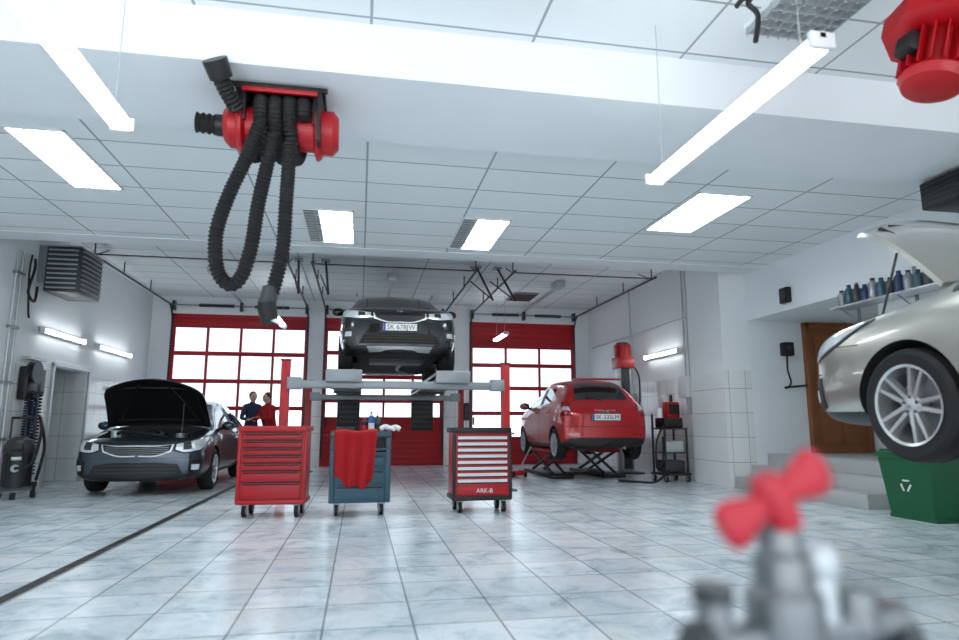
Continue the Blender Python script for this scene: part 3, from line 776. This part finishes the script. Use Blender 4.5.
for x in (-w/2+.06, w/2-.06):
    for y in (-d/2+.06, d/2-.06): caster(b, x, y)
b.bx(-w/2, w/2, -.02, .0, .745, .86, M_dgrey)
b.done('tool_trolley', (.02, 7.72, 0), .02)
# red cloth
V = []; F = []; nu, nv = 26, 22
for j in range(nv+1):
    t = j/nv
    for i in range(nu+1):
        u = i/nu; x = -.30+.50*u*(1-.18*t)+.02*t
        fold = .018*math.sin(u*21+t*1.5)*(.25+t)+.010*math.sin(u*43)*(t)
        if t < .25: y = -.08-.17*(t/.25); z = .945+.01*math.sin(u*9)
        else:
            tt = (t-.25)/.75; y = -.275-.016*tt+fold; z = .94-(.64-.20*abs(u-.62)**1.1-.03*math.sin(u*14))*tt
        V.append((x, y, z))
k = nu+1
for j in range(nv):
    for i in range(nu): F.append([j*k+i, j*k+i+1, (j+1)*k+i+1, (j+1)*k+i])
b = B(); b.add(V, F, M_redcloth); cl = b.done('red_cloth', (.02, 7.72, .0), .02, 80)
sm = cl.modifiers.new('sol', 'SOLIDIFY'); sm.thickness = .006
def can(name, x, y, z, r, h, m1, m2):
    b = B(); b.lathe([(.001, 0), (r, 0), (r, h*.78), (r*.6, h*.86), (r*.45, h*.88)], m1, seg=16); b.lathe([(r*.45, h*.86), (r*.45, h), (.001, h)], m2, seg=12)
    b.lathe([(r*1.02, h*.2), (r*1.02, h*.55)], m2, seg=16)
    b.done(name, (x, y, z))
can('spray_can', .14, 7.72, .886, .034, .25, M_brightblue, M_white); can('spray_can', .21, 7.78, .886, .033, .23, M_blue, M_black)
can('oil_bottle', .06, 7.80, .886, .04, .2, M_black, M_red)
can('spray_can', .14, 7.84, .886, .033, .27, M_dgrey, M_brightblue)
b = B(); b.bx(-.1, .1, -.06, .06, 0, .09, M_dgrey, .01); b.bx(-.08, .08, -.05, .05, .09, .1, M_black, .01); b.done('parts_box', (-.16, 7.84, .886), .2)
b = B()
b.tube([(-.1, 0, .02), (-.04, .02, .05), (.02, -.01, .03), (.08, .01, .045), (.13, 0, .02)], .03, M_white, 8); b.tube([(.02, 0, .02), (.03, -.08, .03), (.06, -.12, .02)], .022, M_white, 8)
b.done('work_glove', (.34, 7.66, .93))

# ------------------------------------------------------------------ exhaust hose reel
b = B(); cx, cy, cz = -.64, 4.72, 3.19
MX = Matrix.Translation((cx, cy, cz)) @ Matrix.Rotation(pi/2, 4, 'Y')
b.lathe([(.001, -.30), (.19, -.30), (.21, -.28), (.21, -.26), (.15, -.24), (.15, .24), (.21, .26), (.21, .28), (.19, .30), (.001, .30)], M_red, MX, 36)
b.lathe([(.165, .29), (.165, .38), (.12, .42), (.001, .42)], M_red, MX, 28)
b.lathe([(.16, -.29), (.16, -.36), (.12, -.40), (.001, -.40)], M_red, MX, 28)
for sx in (-1, 1):
    b.bx(cx+sx*.25-.015, cx+sx*.25+.015, cy-.19, cy+.19, 3.17, 3.43, M_black, .006)
b.bx(cx-.32, cx+.32, cy-.2, cy+.2, 3.41, 3.449, M_black, .01)
b.bx(cx-.26, cx+.30, cy-.235, cy-.20, 3.37, 3.42, M_red, .01)
b.bx(cx-.34, cx+.34, cy-.24, cy-.205, 3.40, 3.43, M_black, .004)
b.bx(cx+.27, cx+.30, cy-.26, cy+.1, 3.02, 3.42, M_black, .004)
P = []
N = 150
for i in range(N+1):
    t = i/N; a = -.5*pi+2*pi*3.75*t
    P.append((cx-.20+.38*t, cy+.205*math.cos(a), cz+.205*math.sin(a)))
b.tube(P, .054, M_rub, 10, corr=.014, smooth=False)
b.tube([(cx-.13, cy-.20, 3.12), (cx-.20, cy-.22, 2.86), (-.94, 4.50, 2.58), (-1.0, 4.48, 2.30), (-.98, 4.48, 2.05), (-.90, 4.48, 1.94), (-.82, 4.46, 1.99), (-.765, 4.46, 2.2), (-.74, 4.48, 2.5), (-.70, 4.5, 2.8), (-.66, 4.5, 3.05)], .052, M_rub, 10, corr=.014)
b.tube([(cx+.08, cy-.20, 3.0), (cx+.09, cy-.22, 2.85), (-.55, 4.46, 2.55), (-.555, 4.45, 2.2), (-.60, 4.45, 1.93), (-.625, 4.45, 1.86)], .052, M_rub, 10, corr=.014)
b.cyl((-.62, 4.45, 1.92), (-.64, 4.44, 1.80), .055, M_dgrey, .062, 16); b.cyl((-.64, 4.44, 1.80), (-.61, 4.42, 1.68), .065, M_rub, .055, 16)
b.tube([(-.6, 4.4, 1.70), (-.54, 4.38, 1.67), (-.50, 4.37, 1.64)], .014, M_white, 8)
b.cyl((cx-.38, cy, cz), (cx-.46, cy, cz), .08, M_black, seg=20); b.tube([(cx-.45, cy, cz), (cx-.60, cy, cz+.01)], .078, M_rub, 14, corr=.02, smooth=False)
b.tube([(cx-.28, cy-.22, 3.22), (cx-.34, cy-.34, 3.30), (cx-.37, cy-.44, 3.36)], .06, M_rub, 12, corr=.016)
b.cyl((cx-.355, cy-.42, 3.34), (cx-.39, cy-.50, 3.43), .078, M_black, .085, 18)
b.done('exhaust_hose_reel')

# exhaust fan unit (upper right)
b = B(); c = Vector((3.27, 2.88, 3.22))
b.cyl(c+Vector((0, 0, .18)), c+Vector((0, 0, .63)), .05, M_dgrey)
Mm = Matrix.Translation(c) @ Matrix.Rotation(.30, 4, 'Y')
b.lathe([(.001, .16), (.28, .16), (.30, .14), (.30, .02), (.26, 0), (.001, 0)], M_red, Mm @ Matrix.Rotation(.2, 4, 'Z'), 8)
b.lathe([(.12, 0), (.12, -.28), (.10, -.30), (.001, -.30)], M_red, Mm, 28)
for i in range(18):
    a = 2*pi*i/18
    b.box((.15, 0, -.13), (.075, .009, .24), M_red, 0, Mm @ Matrix.Rotation(a, 4, 'Z'))
b.lathe([(.001, -.25), (.165, -.25), (.175, -.27), (.155, -.32), (.10, -.34), (.001, -.34)], M_red, Mm, 28)
b.box((-.19, 0, -.12), (.08, .12, .12), M_black, .01, Mm)
b.lathe([(.2, .16), (.2, .26), (.001, .26)], M_black, Mm, 20)
b.done('exhaust_fan')
b = B(); b.tube([(2.3, 3.2, 3.85), (2.3, 3.2, 3.62), (2.27, 3.2, 3.55), (2.33, 3.2, 3.48), (2.30, 3.2, 3.30)], .016, M_black, 8)
b.tube([(2.3, 3.2, 3.60), (2.22, 3.18, 3.56), (2.17, 3.17, 3.50)], .016, M_black, 8); b.done('cable_hanger')

# ------------------------------------------------------------------ heaters
b = B()
b.box((0, 0, 0), (.50, .85, .72), M_dgrey, .02)
for i in range(9): b.box((.26, 0, -.30+i*.075), (.05, .76, .012), M_lgrey)
for i in range(9): b.box((0, -.435, -.30+i*.075), (.42, .03, .02), M_lgrey)
b.bx(-.25, .25, -.43, .43, .36, .38, M_lgrey)
for y in (-.35, .35): b.bx(-.38, -.2, y-.02, y+.02, -.2, .38, M_grey)
b.done('unit_heater', (-4.615, 11.15, 3.40))
b = B()
b.box((0, 0, 0), (.5, .6, .28), M_black, .015)
for i in range(5): b.box((-.255, 0, -.11+i*.05), (.02, .54, .012), M_dgrey); b.box((0, -.305, -.11+i*.05), (.44, .02, .012), M_dgrey)
for x in (-.2, .2): b.cyl((x, 0, .13), (x, 0, .169), .012, M_grey)
b.done('unit_heater', (5.79, 5.0, 3.28))
b = B()
b.tube([(-4.95, 10.6, 3.5), (-4.85, 10.4, 3.3), (-4.88, 10.35, 2.95), (-4.9, 10.6, 2.85), (-4.95, 10.75, 3.1)], .02, M_rub)
b.tube([(-4.95, 10.5, 3.54), (-4.87, 10.3, 3.2), (-4.9, 10.45, 2.7), (-4.95, 10.6, 2.6)], .015, M_rub); b.done('wall_cable')
b = B()
for y, m in ((10.15, M_lgrey), (10.3, M_lgrey)):
    b.cyl((-4.97, y, .5), (-4.97, y, 3.54), .018, m, seg=8)
for z in (.8, 1.6, 2.4, 3.2): b.bx(-4.998, -4.94, 10.1, 10.35, z-.02, z+.02, M_grey)
b.done('wall_pipes')
b = B()
b.box((-4.92, 10.75, 1.62), (.14, .36, .5), M_black, .03); b.bx(-4.99, -4.84, 10.9, 11.1, 1.45, 1.85, M_dgrey, .02)
for k, (m, dx) in enumerate(((M_rub, 0), (M_dblue, .05), (M_rub, .1))):
    P = []
    for i in range(220):
        t = i/219; P.append((-4.86+.05*math.cos(i*.7), 10.68+k*.14+.05*math.sin(i*.7), 1.5-1.25*t*(.75+.12*k)))
    b.tube(P, .011, m, 6, smooth=False)
b.tube([(-4.86, 10.65, 1.4), (-4.8, 10.6, .6), (-4.8, 10.75, .25), (-4.85, 10.95, .5), (-4.9, 11.0, 1.4)], .015, M_dblue)
Mr = Matrix.Translation((-4.84, 10.72, 1.78)) @ Matrix.Rotation(pi/2, 4, 'Y')
b.lathe([(.17, -.05), (.17, -.03), (.10, -.03), (.10, .03), (.17, .03), (.17, .05), (.001, .05)], M_dgrey, Mr, 24)
for q in (-.015, .015): b.lathe([(.12+.02*math.cos(a/8*2*pi), q+.02*math.sin(a/8*2*pi)) for a in range(9)], M_rub, Mr, 24)
b.bx(-4.99, -4.86, 10.6, 11.1, 1.98, 2.02, M_lgrey)
b.done('air_hose_station')
# compressor cart, far left
b = B()
b.cyl((0, 0, .16), (0, 0, .62), .18, M_black, seg=28); b.lathe([(.18, .62), (.19, .64), (.19, .70), (.15, .80), (.06, .84), (.001, .84)], M_dgrey, seg=28)
b.box((0, -.17, .70), (.14, .08, .10), M_black, .02); b.cyl((0, -.18, .42), (0, -.22, .42), .05, M_grey)
b.box((0, -.17, .55), (.12, .04, .05), M_lgrey, .01)
for x in (-.14, .14): b.cyl((x, .14, .2), (x, .14, 1.10), .014, M_dgrey)
b.cyl((-.15, .14, 1.10), (.15, .14, 1.10), .018, M_black)
for x in (-.2, .2): b.cyl((x-.03, .1, .11), (x+.03, .1, .11), .11, M_rub, seg=22); b.cyl((x-.034, .1, .11), (x+.034, .1, .11), .05, M_lgrey)
b.bx(-.2, .2, -.15, .16, .12, .17, M_dgrey); b.cyl((-.03, -.14, .05), (.03, -.14, .05), .05, M_rub)
b.tube([(.0, -.22, .42), (.2, -.32, .5), (.26, -.26, .9), (.2, 0, 1.1), (.28, .05, .7), (.24, -.1, .25)], .022, M_rub, corr=.012)
b.done('compressor_cart', (-4.62, 10.05, 0), .3)
b = B(); b.bx(-4.999, -4.96, 11.60, 11.66, 0, 2.0, M_lgrey); b.bx(-4.999, -4.96, 13.04, 13.1, 0, 2.0, M_lgrey); b.bx(-4.999, -4.96, 11.60, 13.1, 1.97, 2.03, M_lgrey); b.done('trim_1')
b = B(); b.cyl((-4.93, 14.0, 1.72), (-4.93, 15.2, 1.72), .02, M_black, seg=8)
for y in (14.1, 14.6, 15.1): b.bx(-4.999, -4.92, y-.02, y+.02, 1.70, 1.76, M_grey); b.cyl((-4.93, y, 1.7), (-4.93, y, 1.58), .012, M_black)
b.done('hook_rail')

# right wall things
b = B()
for y in (11.0, 11.15, 13.6): b.cyl((6.02, y, 1.2), (6.02, y, 4.09), .016, M_lgrey, seg=8)
b.bx(5.93, 6.04, 10.95, 11.3, 1.5, 1.9, M_white, .01); b.bx(5.93, 6.04, 13.45, 13.8, 1.3, 1.7, M_lgrey, .01); b.bx(5.97, 6.04, 12.0, 12.2, 1.35, 1.6, M_white, .01)
b.cyl((6.0, 11.0, 3.0), (6.0, 16.0, 3.0), .02, M_lgrey, seg=8); b.done('wall_conduit')
b = B(); b.box((6.355, 8.6, 2.96), (.08, .2, .24), M_black, .015); b.cyl((6.32, 8.6, 2.96), (6.31, 8.6, 2.96), .07, M_dgrey); b.done('wall_speaker')
b = B(); b.bx(6.98, 7.16, 9.55, 9.699, 2.15, 2.38, M_black, .02); b.cyl((7.07, 9.55, 2.27), (7.07, 9.53, 2.27), .05, M_dgrey)
b.tube([(7.07, 9.64, 2.15), (7.05, 9.62, 1.9), (7.1, 9.63, 1.7), (7.02, 9.65, 1.6)], .014, M_black); b.cyl((7.0, 9.66, 1.62), (7.42, 9.66, 1.66), .018, M_black, seg=8)
b.done('wall_intercom')
# shelf with a row of bottles
b = B()
b.bx(6.08, 6.36, 5.2, 7.35, 2.50, 2.525, M_lgrey, .004)
for y in (5.4, 6.3, 7.2):
    b.bx(6.37, 6.395, y-.015, y+.015, 2.3, 2.85, M_grey); b.cyl((6.38, y, 2.32), (6.12, y, 2.50), .010, M_grey, seg=6); b.bx(6.36, 6.38, y-.015, y+.015, 2.49, 2.52, M_grey)
for i in range(16):
    y = 5.28+i*.132; m = [M_dblue, M_dgrey, M_blue, M_grey][i % 4]; hh = .22+.05*((i*7) % 3)/2; r = .058
    b.lathe([(.001, 0), (r, 0), (r*1.03, .01), (r, hh*.7), (r*.45, hh*.86), (r*.4, hh*.9)], m, Matrix.Translation((6.2, y, 2.526)), 14)
    b.lathe([(r*.45, hh*.88), (r*.45, hh), (.001, hh)], M_black if i % 2 else M_dblue, Matrix.Translation((6.2, y, 2.526)), 12)
b.done('bottle_shelf')
# bin
b = B()
def frus(b, x0, x1, y0, y1, z0, z1, i, m):
    V = [(x0+i, y0+i, z0), (x1-i, y0+i, z0), (x1-i, y1-i, z0), (x0+i, y1-i, z0), (x0, y0, z1), (x1, y0, z1), (x1, y1, z1), (x0, y1, z1)]
    b.add(V, [[0, 3, 2, 1], [4, 5, 6, 7], [0, 1, 5, 4], [1, 2, 6, 5], [2, 3, 7, 6], [3, 0, 4, 7]], m)
frus(b, -.26, .26, -.34, .34, .03, .66, .06, M_green); b.box((0, 0, .68), (.58, .74, .06), M_green, .02); b.box((0, 0, .72), (.50, .66, .04), M_green, .02)
for y in (-.25, .25): b.cyl((.2, y-.02, .06), (.2, y+.02, .06), .06, M_rub)
b.bx(-.2, .2, -.3, .3, 0, .04, M_green)
Mr = Matrix.Translation((-.248, 0, .36)) @ Matrix.Rotation(-pi/2, 4, 'Z') @ Matrix.Rotation(pi/2-.1, 4, 'X')
for k in range(3):
    b.box((0, .05, 0), (.08, .018, .01), M_white, 0, Mr @ Matrix.Rotation(k*2*pi/3, 4, 'Z'))
b.done('waste_bin', (6.04, 6.12, 0))
b = B(); b.bx(6.28, 6.399, 6.72, 6.9, 0, .95, M_white, .01); b.bx(6.26, 6.399, 6.70, 6.92, .95, .98, M_lgrey, .005); b.done('trim_2')
# gas analyser trolley
b = B()
b.bx(-.26, .26, -.25, .25, .12, .16, M_black, .01)
for x in (-.22, .22):
    for y in (-.2, .2): caster(b, x, y, .055); b.bx(x-.015, x+.015, y-.015, y+.015, .14, 1.2 if y > 0 else .95, M_dgrey)
b.bx(-.24, .24, -.22, .22, .5, .52, M_dgrey); b.bx(-.24, .24, -.22, .22, .92, .95, M_dgrey)
b.bx(-.18, .18, -.18, .18, .17, .38, M_dgrey, .02); b.bx(-.2, .16, -.2, .15, .52, .72, M_lgrey, .02); b.bx(-.18, .2, -.15, .18, .95, 1.13, M_black, .02)
b.bx(.0, .26, .02, .2, 1.13, 1.42, M_red, .02); b.bx(.02, .24, 0, .02, 1.2, 1.38, M_black, .005)
b.cyl((-.12, .1, 1.13), (-.12, .1, 1.3), .05, M_white); b.cyl((.13, .1, 1.42), (.13, .1, 1.55), .03, M_black)
b.tube([(-.24, -.2, 1.0), (-.42, -.25, .7), (-.40, -.2, .25), (-.28, -.2, .4), (-.26, -.2, .8)], .018, M_rub)
b.tube([(-.2, -.24, .2), (-.5, -.3, .03), (-.8, -.2, .03), (-1.0, .1, .03)], .02, M_rub); b.done('gas_analyser_trolley', (5.55, 11.0, 0), .1)
# trolley jack
b = B(); b.cyl((0, 0, .02), (0, 0, .06), .12, M_red); b.bx(-.1, .1, -.5, .1, .03, .13, M_red, .02); b.cyl((0, -.1, .1), (0, .0, .2), .05, M_dgrey)
for x in (-.14, .14):
    for y in (-.45, .05): b.cyl((x-.02, y, .05), (x+.02, y, .05), .05, M_rub)
b.bx(-.14, .14, -.47, -.43, .035, .065, M_dgrey); b.cyl((0, -.45, .12), (0, -1.0, .6), .016, M_lgrey); b.done('trolley_jack', (3.0, 12.9, 0), .2)

# ------------------------------------------------------------------ people
def skin(V, E, Rr, root=0, lv=2):
    me = bpy.data.meshes.new('s'); me.from_pydata(V, E, [])
    ob = bpy.data.objects.new('s', me); ob.modifiers.new('k', 'SKIN')
    if me.skin_vertices:
        for i, r in enumerate(Rr):
            sv = me.skin_vertices[0].data[i]; rr = r if hasattr(r, '__len__') else (r, r); sv.radius = rr; sv.use_root = (i == root)
    s = ob.modifiers.new('u', 'SUBSURF'); s.levels = lv; s.render_levels = lv
    return eval_mesh(ob)

def person(name, loc, rz, top, trous, arms, lean=.0, sc=1.0):
    b = B(); b.M = Matrix.Scale(sc, 4)
    V = [(0, 0, .95), (0, -.01-lean*.15, 1.10), (0, -lean*.3, 1.27), (0, -lean*.45, 1.40), (0, -lean*.52, 1.49)]
    R = [(.15, .11), (.135, .10), (.16, .11), (.12, .085), (.055, .055)]
    E = [(0, 1), (1, 2), (2, 3), (3, 4)]
    cy = -lean*.45
    for k, sx in enumerate((-1, 1)):
        el, wr = arms[k]; o = len(V)
        V += [(sx*.155, cy, 1.40), (sx*el[0], cy+el[1], el[2]), (sx*wr[0], cy+wr[1], wr[2])]
        R += [(.065, .065), (.047, .047), (.034, .034)]; E += [(3, o), (o, o+1), (o+1, o+2)]
        o = len(V)
        V += [(sx*.10, 0, .86), (sx*.11, -.02, .50), (sx*.115, .02, .10), (sx*.13, -.10, .045)]
        R += [(.095, .095), (.065, .07), (.045, .05), (.042, .036)]; E += [(0, o), (o, o+1), (o+1, o+2), (o+2, o+3)]
    me = skin(V, E, R)
    me.materials.clear()
    for m in (top, trous, M_black): me.materials.append(m)
    for p in me.polygons:
        z = p.center.z; hand = abs(p.center.x) > .2
        p.material_index = 2 if z < .09 else (1 if z < .92 and not hand else 0)
    b.mesh(me)
    hc = Vector((0, cy-lean*.12-.01, 1.615))
    b.cyl((0, cy-lean*.05, 1.47), hc-Vector((0, -.01, .07)), .052, M_skin, .048)
    b.sph(hc, (.076, .094, .112), M_skin, 20, 14); b.sph(hc+Vector((0, -.03, -.06)), (.052, .058, .05), M_skin)
    b.sph(hc+Vector((0, .018, .024)), (.083, .094, .104), M_hair, 20, 14)
    b.sph(hc+Vector((0, -.098, -.012)), (.013, .018, .024), M_skin, 8, 6)
    for sx in (-1, 1):
        b.sph(hc+Vector((sx*.03, -.084, .012)), (.012, .008, .007), M_eye, 8, 6); b.sph(hc+Vector((sx*.078, .0, -.005)), (.012, .022, .032), M_skin, 8, 6)
        b.box(hc+Vector((sx*.03, -.088, .032)), (.032, .01, .006), M_hair)
    b.box(hc+Vector((0, -.090, -.055)), (.04, .01, .008), M_lips, .002)
    b.lathe([(.062, 0), (.068, .02), (.058, .045)], top, Matrix.Translation((0, cy-lean*.02, 1.455)), 20)
    for k, sx in enumerate((-1, 1)):
        el, wr = arms[k]
        e = Vector((sx*el[0], cy+el[1], el[2])); w = Vector((sx*wr[0], cy+wr[1], wr[2])); d = (w-e).normalized()
        sd = d.cross(Vector((0, 0, 1)))
        if sd.length < .2: sd = Vector((0, 1, 0))
        sd.normalize(); nrm = sd.cross(d)
        HV = [w-d*.01, w+d*.04, w+d*.08]; HR = [(.024, .02), (.034, .017), (.036, .015)]
        hm = skin([tuple(p) for p in HV], [(0, 1), (1, 2)], HR, 0, 1); hm.materials.clear(); hm.materials.append(M_skin); b.mesh(hm)
        for f, (o, L) in enumerate(((-.027, .062), (-.009, .074), (.009, .070), (.026, .055))):
            p0 = w+d*.075+sd*o
            b.tube([p0, p0+d*L*.45-nrm*.006, p0+d*L*.8-nrm*.02, p0+d*L-nrm*.034], .0085, M_skin, 6, 3)
        p0 = w+d*.025-sd*.025*sx
        b.tube([p0, p0-sd*.028*sx+d*.025, p0-sd*.03*sx+d*.055-nrm*.01], .010, M_skin, 6, 3)
    return b.done(name, loc, rz, 60)
person('person', (-2.36, 15.0, 0), .5, M_navy, M_trouser, [((.25, -.05, 1.14), (.14, -.26, 1.12)), ((.26, .02, 1.13), (.27, -.10, .90))], .1, 1.0)
person('person', (-1.86, 14.7, 0), -.8, M_redcloth, M_trouser, [((.26, -.08, 1.15), (.16, -.30, 1.15)), ((.25, -.10, 1.16), (.12, -.31, 1.18))], .3, .98)

# ------------------------------------------------------------------ foreground valve stand
b = B()
M_gp = mat('galvanised', (.20, .21, .22), .32, .85)
b.cyl((.43, .60, 0), (.43, .60, .80), .022, M_gp); b.cyl((.43, .60, 0), (.43, .60, .015), .14, M_dgrey, seg=28)
b.lathe([(.001, .78), (.034, .78), (.036, .80), (.036, .84), (.026, .85), (.026, .875), (.020, .88), (.020, .90), (.010, .905), (.010, .925), (.001, .925)], M_gp, Matrix.Translation((.405, .585, -.0)), 24)
b.cyl((.31, .57, .80), (.56, .62, .80), .019, M_gp); b.cyl((.325, .573, .80), (.325, .573, .845), .016, M_gp); b.cyl((.325, .573, .84), (.325, .573, .855), .021, M_dgrey, seg=6)
b.cyl((.50, .608, .80), (.50, .608, .835), .022, M_gp); b.cyl((.455, .60, .80), (.455, .60, .86), .017, M_lgrey); b.cyl((.30, .567, .80), (.315, .57, .80), .026, M_dgrey, seg=6)
b.sph((.455, .60, .865), .022, M_lgrey); b.cyl((.54, .615, .78), (.565, .62, .78), .028, M_dgrey, seg=6)
Mk = Matrix.Translation((.395, .575, .93)) @ Matrix.Rotation(-math.radians(28), 4, 'Y')
M_knob = mat('red_handle', (.40, .003, .018), .5, coat=.1)
b.lathe([(.001, -.03), (.014, -.03), (.017, -.01), (.017, .015), (.012, .024), (.001, .024)], M_knob, Mk, 20)
for sx in (-1, 1):
    prof = [(.006, .012, .009), (.022, .015, .009), (.036, .020, .010), (.048, .024, .011), (.058, .023, .011), (.064, .014, .007)]
    V = []; F = []; n = 14
    for (x, hz, hy) in prof:
        for k in range(n):
            a = 2*pi*k/n; V.append((sx*x, hy*math.sin(a), hz*math.cos(a)))
    for i in range(len(prof)-1):
        for k in range(n): F.append([i*n+k, i*n+(k+1) % n, (i+1)*n+(k+1) % n, (i+1)*n+k])
    F.append(list(range(n))); F.append(list(range((len(prof)-1)*n, len(prof)*n)))
    b.add(V, F, M_knob, Mk)
b.done('valve_stand')

# ------------------------------------------------------------------ world, camera
w = bpy.data.worlds.new('World'); scene.world = w; w.use_nodes = True
nt = w.node_tree; bg = nt.nodes['Background']
tc = nt.nodes.new('ShaderNodeTexCoord'); sp = nt.nodes.new('ShaderNodeSeparateXYZ'); cr = nt.nodes.new('ShaderNodeValToRGB')
mr = nt.nodes.new('ShaderNodeMapRange'); mr.inputs['From Min'].default_value = -.3; mr.inputs['From Max'].default_value = .5
nt.links.new(tc.outputs['Generated'], sp.inputs[0]); nt.links.new(sp.outputs['Z'], mr.inputs['Value']); nt.links.new(mr.outputs[0], cr.inputs[0])
cr.color_ramp.elements[0].position = .0; cr.color_ramp.elements[0].color = (1.95, 2.0, 2.05, 1)   # extra glow added below the horizon to brighten the ceiling
cr.color_ramp.elements[1].position = 1; cr.color_ramp.elements[1].color = (.74, .88, 1, 1)
e = cr.color_ramp.elements.new(.36); e.color = (1.35, 1.43, 1.5, 1)
e = cr.color_ramp.elements.new(.45); e.color = (.80, .88, .95, 1)
nt.links.new(cr.outputs[0], bg.inputs[0]); bg.inputs[1].default_value = 1.55

cam = bpy.data.cameras.new('camera'); co = bpy.data.objects.new('camera', cam); scene.collection.objects.link(co)
cam.sensor_width = 36; cam.lens = 640/959*36; cam.clip_start = .05
th, ps = math.radians(9.32), math.radians(10.5)
F = Vector((math.sin(ps)*math.cos(th), math.cos(ps)*math.cos(th), math.sin(th)))
co.location = (0, 0, 1.0); co.rotation_euler = F.to_track_quat('-Z', 'Y').to_euler()
cam.dof.use_dof = True; cam.dof.focus_distance = 9; cam.dof.aperture_fstop = 1.5
scene.camera = co
scene.view_settings.view_transform = 'Standard'
scene.view_settings.exposure = 0.45
